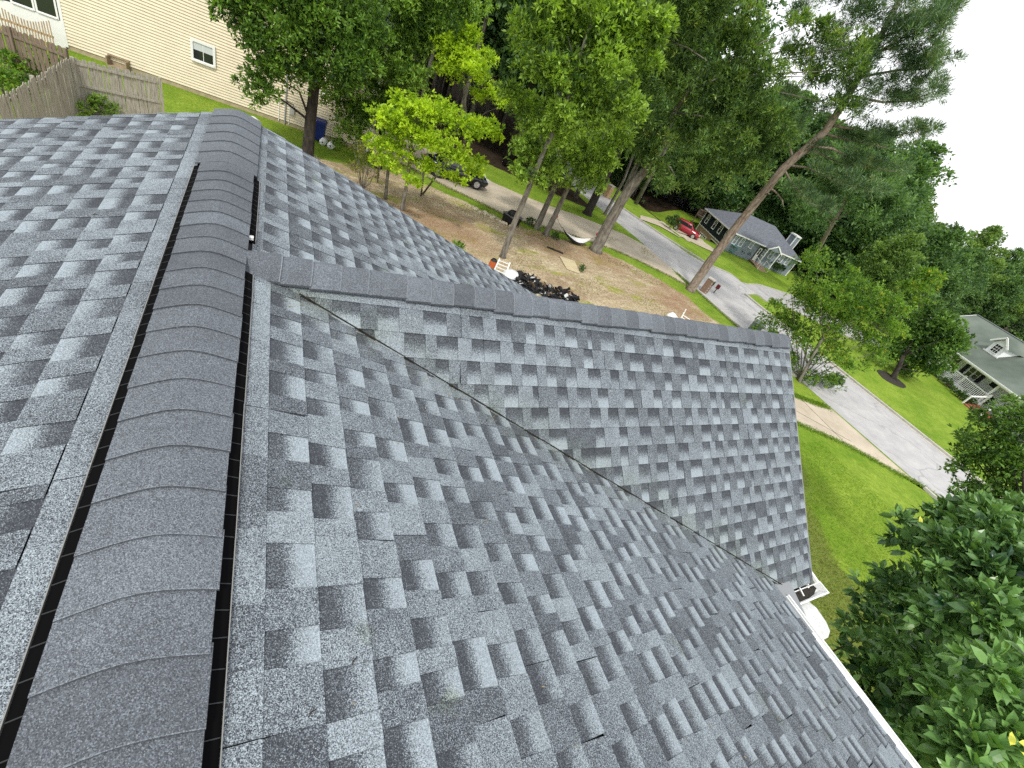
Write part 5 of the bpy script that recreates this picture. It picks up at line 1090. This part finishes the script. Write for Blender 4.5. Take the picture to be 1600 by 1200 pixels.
# shrubs
def shrub(label, blobs, lm, base=None, name='shrub', dens=20.7, ln=.12, wd=.06, group=None, stems=4, **k):
    q = np.array(base if base is not None else (blobs[0][0], blobs[0][1], gh(blobs[0][0], blobs[0][1]))); t = thing(name, label, 'shrub', q, 0, group)
    P, ax, nr, L_, W_, rn = sprays(blobs, dens, 5, ln, wd, sub=10, **k); link('foliage', leaf_mesh('foliage', lm, P - q, ax, nr, L_, W_, rn), t)
    mb = MB()
    for b in (blobs * 3)[:stems]: mb.tube([(0, 0, -.05), (np.array(b[:3]) - q) * .6 + rng.normal(size=3) * .08, np.array(b[:3]) - q + rng.normal(size=3) * b[3] * .4], [.03, .02, .008], 5)
    mb.build('stems', M['bark'], t); return t
for i, ((a, b), lb) in enumerate(zip([z3(715, 785), z3(793, 812), z3(1100, 945), z3(1165, 980), z3(1222, 1003)], ['round clipped shrub left of the corner house steps, next to the swing', 'round clipped shrub nearest the left of the brick steps', 'clipped shrub first right of the corner house steps', 'clipped shrub in the middle of the three right of the steps', 'clipped shrub at the right corner of the grey house front'])):
    q = g(a, b); s_ = .62 if i < 2 else .78; shrub(lb, [(q[0], q[1], q[2] + s_ * .9, s_)], LM['shrub'], q, 'clipped_shrub', dens=32.2, ln=.16, wd=.09, group='clipped shrubs along the corner house')
q = g(1044, 357); shrub('large round green bush left of the red car', [(q[0], q[1], q[2] + .7, .75)], LM['shrub'], q, 'clipped_shrub', dens=27.6, ln=.18, wd=.1)
for (a, b, lb) in ((1461, 588, 'low shrub under the left end of the cottage porch'), (1478, 604, 'low shrub by the brick pier of the cottage porch'), (1497, 622, 'low shrub midway along the cottage lattice'), (1512, 632, 'low shrub beside the red brick steps')):
    q = g(a, b); shrub(lb, [(q[0], q[1], .3, .42), (q[0] + .1, q[1] + .5, .25, .35)], LM['shrub'], q, dens=20.7, ln=.16, wd=.08, group='low shrubs under the cottage porch')
for px, py, r_, lb, lm_, n_ in ((150, 180, .55, 'weedy bush at the foot of the pale fence', 'sweet', 'weed_bush'), (215, 178, .50, 'young green sapling against the railed grey fence', 'sweet', 'weed_bush'), (30, 128, .8, 'green weeds between the two fences at the left edge', 'crape', 'weed_bush'), (75, 118, .6, 'weeds climbing at the foot of the brown fence', 'crape', 'weed_bush'), (8, 150, .7, 'tall weeds at the far left behind the pale fence', 'crape', 'weed_bush'),
                                (712, 392, .32, 'small leafy weed beside the roof edge in the bare yard', 'sweet', 'weed_bush'), (826, 352, .32, 'low green tuft left of the dark leaning trunk', 'shrub', 'weed_bush'), (864, 373, .28, 'low green tuft at the foot of the strapped tree', 'shrub', 'weed_bush'), (908, 424, .22, 'small weed at the right corner of the plywood sheet', 'shrub', 'weed_bush'), (1292, 606, .7, 'leafy bush at the foot of the crape myrtle by the driveway', 'round', 'weed_bush')):
    q = g(px, py); shrub(lb, [(q[0], q[1], r_ * .7, r_), (q[0] + r_ * .7, q[1] + .2, r_ * .5, r_ * .7)], LM[lm_], q, n_, dens=27.6, ln=.14, wd=.06)
q = g(566, 296); shrub('thin stemmed olive shrub between the dark trunk and the dogwood', [B(556, 262, 24.5, 18), B(575, 255, 24.5, 18), B(562, 238, 24.5, 16), B(585, 275, 24.5, 12)], LM['olive'], q, 'twiggy_shrub', dens=11.5, ln=.11, wd=.05, stems=16)
q = g(590, 285); shrub('pale flowering twiggy shrub under the dogwood', [B(598, 228, 25.5, 16), B(592, 250, 25.5, 14)], leaf_mat('pale_blossom', (.30, .30, .16), (.62, .60, .45), .3), q, 'twiggy_shrub', dens=16.1, ln=.12, wd=.07, stems=10)
# mulch under the round tree
q = g(1392, 592); mb = MB().prism([(q[0] + 1.3 * math.cos(a * PI / 8) * (1 + .1 * math.sin(a * 5)), q[1] + 1.0 * math.sin(a * PI / 8)) for a in range(16)], .0, .03); tag(mb.build('mulch_ring', M['barkdark']), kind='structure')

# ------------------------------------------------------------------ woods: single trees from a few kinds
def template(i, hgt, lm, bark, low, ln, nb=10, slim=1.0):
    t = thing('forest_tree', 'x', 'tree', (0, 0, 0)); R0 = hgt * .19 * slim; bl = []
    for k in range(nb):
        z_ = hgt * (low + (1 - low) * (k + .5) / nb * .93); w_ = math.sin(PI * min(1, (.22 + .78 * (k + .5) / nb))) ** .6; a_ = k * 2.4 + i
        bl.append((math.cos(a_) * R0 * .65 * w_, math.sin(a_) * R0 * .65 * w_, z_, R0 * (.45 + .4 * w_)))
    bl.append((0, 0, hgt * .93, R0 * .42)); P, ax, nr, L_, W_, rn = sprays(bl, 3.2, 5, ln, ln * .5, sub=12, fill=.15)
    link('crown', leaf_mesh('crown', lm, P, ax, nr, L_, W_, rn), t)
    MB().tube([(0, 0, -.3), (.1, 0, hgt * .3), (-.1, .1, hgt * .8)], [.24 * slim, .18 * slim, .07], 7).build('trunk', bark, t, True); return t
TP = [template(0, 17, LM['far'], M['barkdark'], .32, .42), template(1, 17, LM['farlight'], M['bark'], .30, .42), template(2, 18, LM['far'], M['bark'], .42, .40, 9, .8), template(3, 15, LM['far'], M['barkdark'], .14, .44, 12, 1.25), template(4, 15, LM['farlight'], M['barkdark'], .16, .44, 12, 1.2)]
used = [False] * 5; KIND = ['dense mid green', 'light green', 'slim high crowned', 'low bushy dark green', 'low bushy pale green']
def put(i, x, y, s, label, group):
    o = TP[i] if not used[i] else copy_tree(TP[i]); used[i] = True
    o.location = (x, y, gh(x, y)); o.rotation_euler = (0, 0, rng.uniform(0, 6.28)); o.scale = (s * rng.uniform(.9, 1.15), s * rng.uniform(.9, 1.15), s); o['label'] = label.replace('tall forest', '%s forest' % KIND[i]).replace('leafy forest', '%s forest' % KIND[i]); o['group'] = group
pts = []
def region(n_, az0, az1, d0, d1, s0, s1, kinds, label, group, mind=3.2, ok=lambda x, y: True):
    k = 0; tries = 0
    while k < n_ and tries < 4000:
        tries += 1; az = math.radians(rng.uniform(az0, az1)); d_ = rng.uniform(d0, d1); x, y = d_ * math.sin(az), d_ * math.cos(az)
        if not ok(x, y) or any((x - a) ** 2 + (y - b) ** 2 < mind ** 2 for a, b in pts): continue
        pts.append((x, y)); put(kinds[k % len(kinds)], x, y, rng.uniform(s0, s1), label, group); k += 1
l1 = 'tall forest tree in the shady woods beyond the neighbour\'s driveway'; l2 = 'leafy forest tree in the woods behind the hipped corner house'; l3 = 'leafy forest tree in the far woods behind the white cottage'
front = lambda x, y: y > max(47 - .55 * x, 33.5) and (x < 24 or y > 60) and not (x < 8 and y < 48)
region(60, 6, 38, 37, 70, .85, 1.25, (2, 0, 2, 1), l1, 'trees of the woods beyond the driveway', 2.6, front)
region(12, 31, 42, 50, 80, .9, 1.25, (0, 3, 2), l1, 'trees of the woods beyond the driveway', 3.0, lambda x, y: x > 33.5 and not (x > 46 and y < 56) and x < 60)
region(34, 44, 63, 76, 105, .95, 1.3, (3, 0, 4, 3), l2, 'trees of the woods behind the corner house', 3.6, lambda x, y: not (x < 69 and y < 52))
region(60, 60, 98, 72, 130, .62, .86, (3, 4, 3, 0), l3, 'trees of the far woods', 4.2, lambda x, y: not (16 < y - (-(x - 60) * .1) < 27 and x < 100) and x > 66)
region(26, 60, 98, 120, 175, .9, 1.2, (3, 4), l3, 'trees of the far woods', 5.5)
region(20, 8, 44, 75, 110, 1.1, 1.5, (0, 3), l1, 'trees of the woods beyond the driveway', 4.0)

# ------------------------------------------------------------------ big leaved bush under the eave
lt_ = np.array([(0, 0, 0), (.10, .01, .0), (.10, -.01, .0), (.32, .16, .03), (.34, 0, -.02), (.32, -.16, .03), (.66, .15, .01), (.68, 0, -.05), (.66, -.15, .01), (1, 0, -.13)])
lf_ = [(0, 2, 1), (1, 2, 4), (1, 4, 3), (2, 5, 4), (3, 4, 7, 6), (4, 5, 8, 7), (6, 7, 9), (7, 8, 9)]
BB = [B(a, b, D, r) for a, b, D, r in ((1500, 890, 7.6, 62), (1430, 850, 8.2, 44), (1560, 850, 8, 60), (1395, 915, 8.0, 40), (1480, 985, 7.2, 60), (1560, 975, 7, 70), (1600, 1080, 6.2, 80), (1455, 1060, 7, 55), (1540, 1130, 6.2, 80), (1372, 985, 8.0, 28), (1600, 920, 7.5, 60), (1400, 1040, 7.6, 40), (1440, 1140, 6.8, 50), (1500, 1200, 6, 60), (1360, 935, 8.4, 22), (1405, 1120, 7.4, 36), (1470, 820, 8.6, 34), (1530, 810, 8.8, 34), (1395, 1190, 7.2, 40), (1420, 960, 9.6, 60), (1500, 1060, 9, 70), (1380, 1080, 9.4, 60), (1440, 1180, 8.6, 70), (1560, 1040, 9, 80), (1480, 900, 9.8, 60), (1560, 900, 9.6, 60), (1340, 1040, 9.0, 22), (1360, 1120, 9, 40), (1540, 840, 10, 50), (1600, 820, 9.5, 50), (1500, 800, 8.8, 26), (1465, 800, 8.9, 18), (1345, 1015, 7.4, 24), (1368, 1055, 7.2, 28), (1398, 1095, 6.9, 32), (1428, 1150, 6.6, 34), (1330, 985, 8.2, 16), (1460, 1195, 6.2, 36))]
P, ax, nr, L_, W_, rn = sprays(BB, 30, 8, .15, .15, cone=.75, up=.5, sub=14, subr=.30, hue=.2, fill=.06)
rn = np.clip(rn + .34 * (np.linalg.norm(P - np.array(B(1590, 1110, 6.0, 60)[:3]), axis=1) < 1.0) + .08 * (nr[:, 2] > .9), 0, 1); keep = (P[:, 0] > 4.55) & (P[:, 2] > .1); P, ax, nr, L_, rn = P[keep], ax[keep], nr[keep], L_[keep], rn[keep]
sd_ = unit(np.cross(nr, ax)); up_ = np.cross(ax, sd_); LV = P[:, None, :] + (ax[:, None, :] * lt_[None, :, 0:1] + sd_[:, None, :] * lt_[None, :, 1:2] * 1.4 + up_[:, None, :] * lt_[None, :, 2:3]) * L_[:, None, None]
bushq = np.array([6.9, .0, 0]); t = thing('laurel_bush', 'large glossy dark leaved bush filling the lower right beyond the gutter', 'bush', bushq)
cc_ = (P - C) @ R; vis = (cc_[:, 2] < -.5); px_ = 800 + F * cc_[:, 0] / -cc_[:, 2]; py_ = 600 - F * cc_[:, 1] / -cc_[:, 2]
inside = vis & (px_ < 1600) & (py_ < 1200) & (py_ > 760); score = np.where(inside, np.linalg.norm(P - C, axis=1) - .8 * nr[:, 2] - (P[:, 2] > 0) * 0, 99); order = np.argsort(score)
sel = order[:290]; rest = order[290:]
def leafobj(idx):
    n_ = len(idx); V = (LV[idx] - bushq).reshape(-1, 3); F_ = [tuple(i * 10 + j for j in f) for i in range(n_) for f in lf_]
    me = bpy.data.meshes.new('foliage'); me.from_pydata(V.tolist(), [], F_); a = me.attributes.new('rnd', 'FLOAT', 'FACE'); a.data.foreach_set('value', np.repeat(rn[idx], len(lf_)).astype(np.float32)); me.materials.append(LM['magn']); me.update(); return me
lms = []
for k in range(6):
    me = bpy.data.meshes.new('leaf'); me.from_pydata((lt_ * np.array([1, 1.4, 1])).tolist(), [], lf_); a = me.attributes.new('rnd', 'FLOAT', 'FACE'); a.data.foreach_set('value', np.full(len(lf_), .3 + .12 * k, dtype=np.float32)); me.materials.append(LM['magn']); me.update(); lms.append(me)
for i in sel:
    o = link('leaf', lms[min(5, max(0, int((rn[i] - .25) / .12)))], t); l_ = L_[i]; q = P[i] - bushq
    o.matrix_local = Matrix([[ax[i][k] * l_, sd_[i][k] * l_, up_[i][k] * l_, q[k]] for k in range(3)] + [[0, 0, 0, 1]])
tag(link('foliage', leafobj(rest), t), kind='stuff')
mb = MB()
for b in BB[5:11:2]: e = np.array(b[:3]) - bushq; mb.tube([e * np.array([.8, .8, 0]), e * np.array([.9, .9, .5]), e * np.array([1, 1, .96])], [.04, .025, .006], 5)
mb.build('branches', M['barkdark'], t)
yl = leaf_mat('yellow_leaf', (.45, .50, .05), (.70, .68, .10), .3); ym = bpy.data.meshes.new('yellow_leaf'); ym.from_pydata((lt_ * np.array([1, 1.1, 1])).tolist(), [], lf_); a = ym.attributes.new('rnd', 'FLOAT', 'FACE'); a.data.foreach_set('value', np.full(len(lf_), .7, dtype=np.float32)); ym.materials.append(yl); ym.update()
for (a, b, D_, dx_, dy_) in ((1588, 1158, 5.35, .5, -.5), (1592, 1172, 5.35, .1, -.9), (1578, 1166, 5.4, .8, .3), (1438, 820, 7.6, .4, .4)):
    q = atd(a, b, D_) - bushq; x_ = unit(np.array([dx_, dy_, .3])); z_ = unit(np.array([-.3, -.1, 1.0])); y_ = unit(np.cross(z_, x_)); z_ = np.cross(x_, y_); o = link('leaf', ym, t); o['label'] = 'yellow leaf'
    o.matrix_local = Matrix([[x_[k] * .13, y_[k] * .13, z_[k] * .13, q[k]] for k in range(3)] + [[0, 0, 0, 1]])
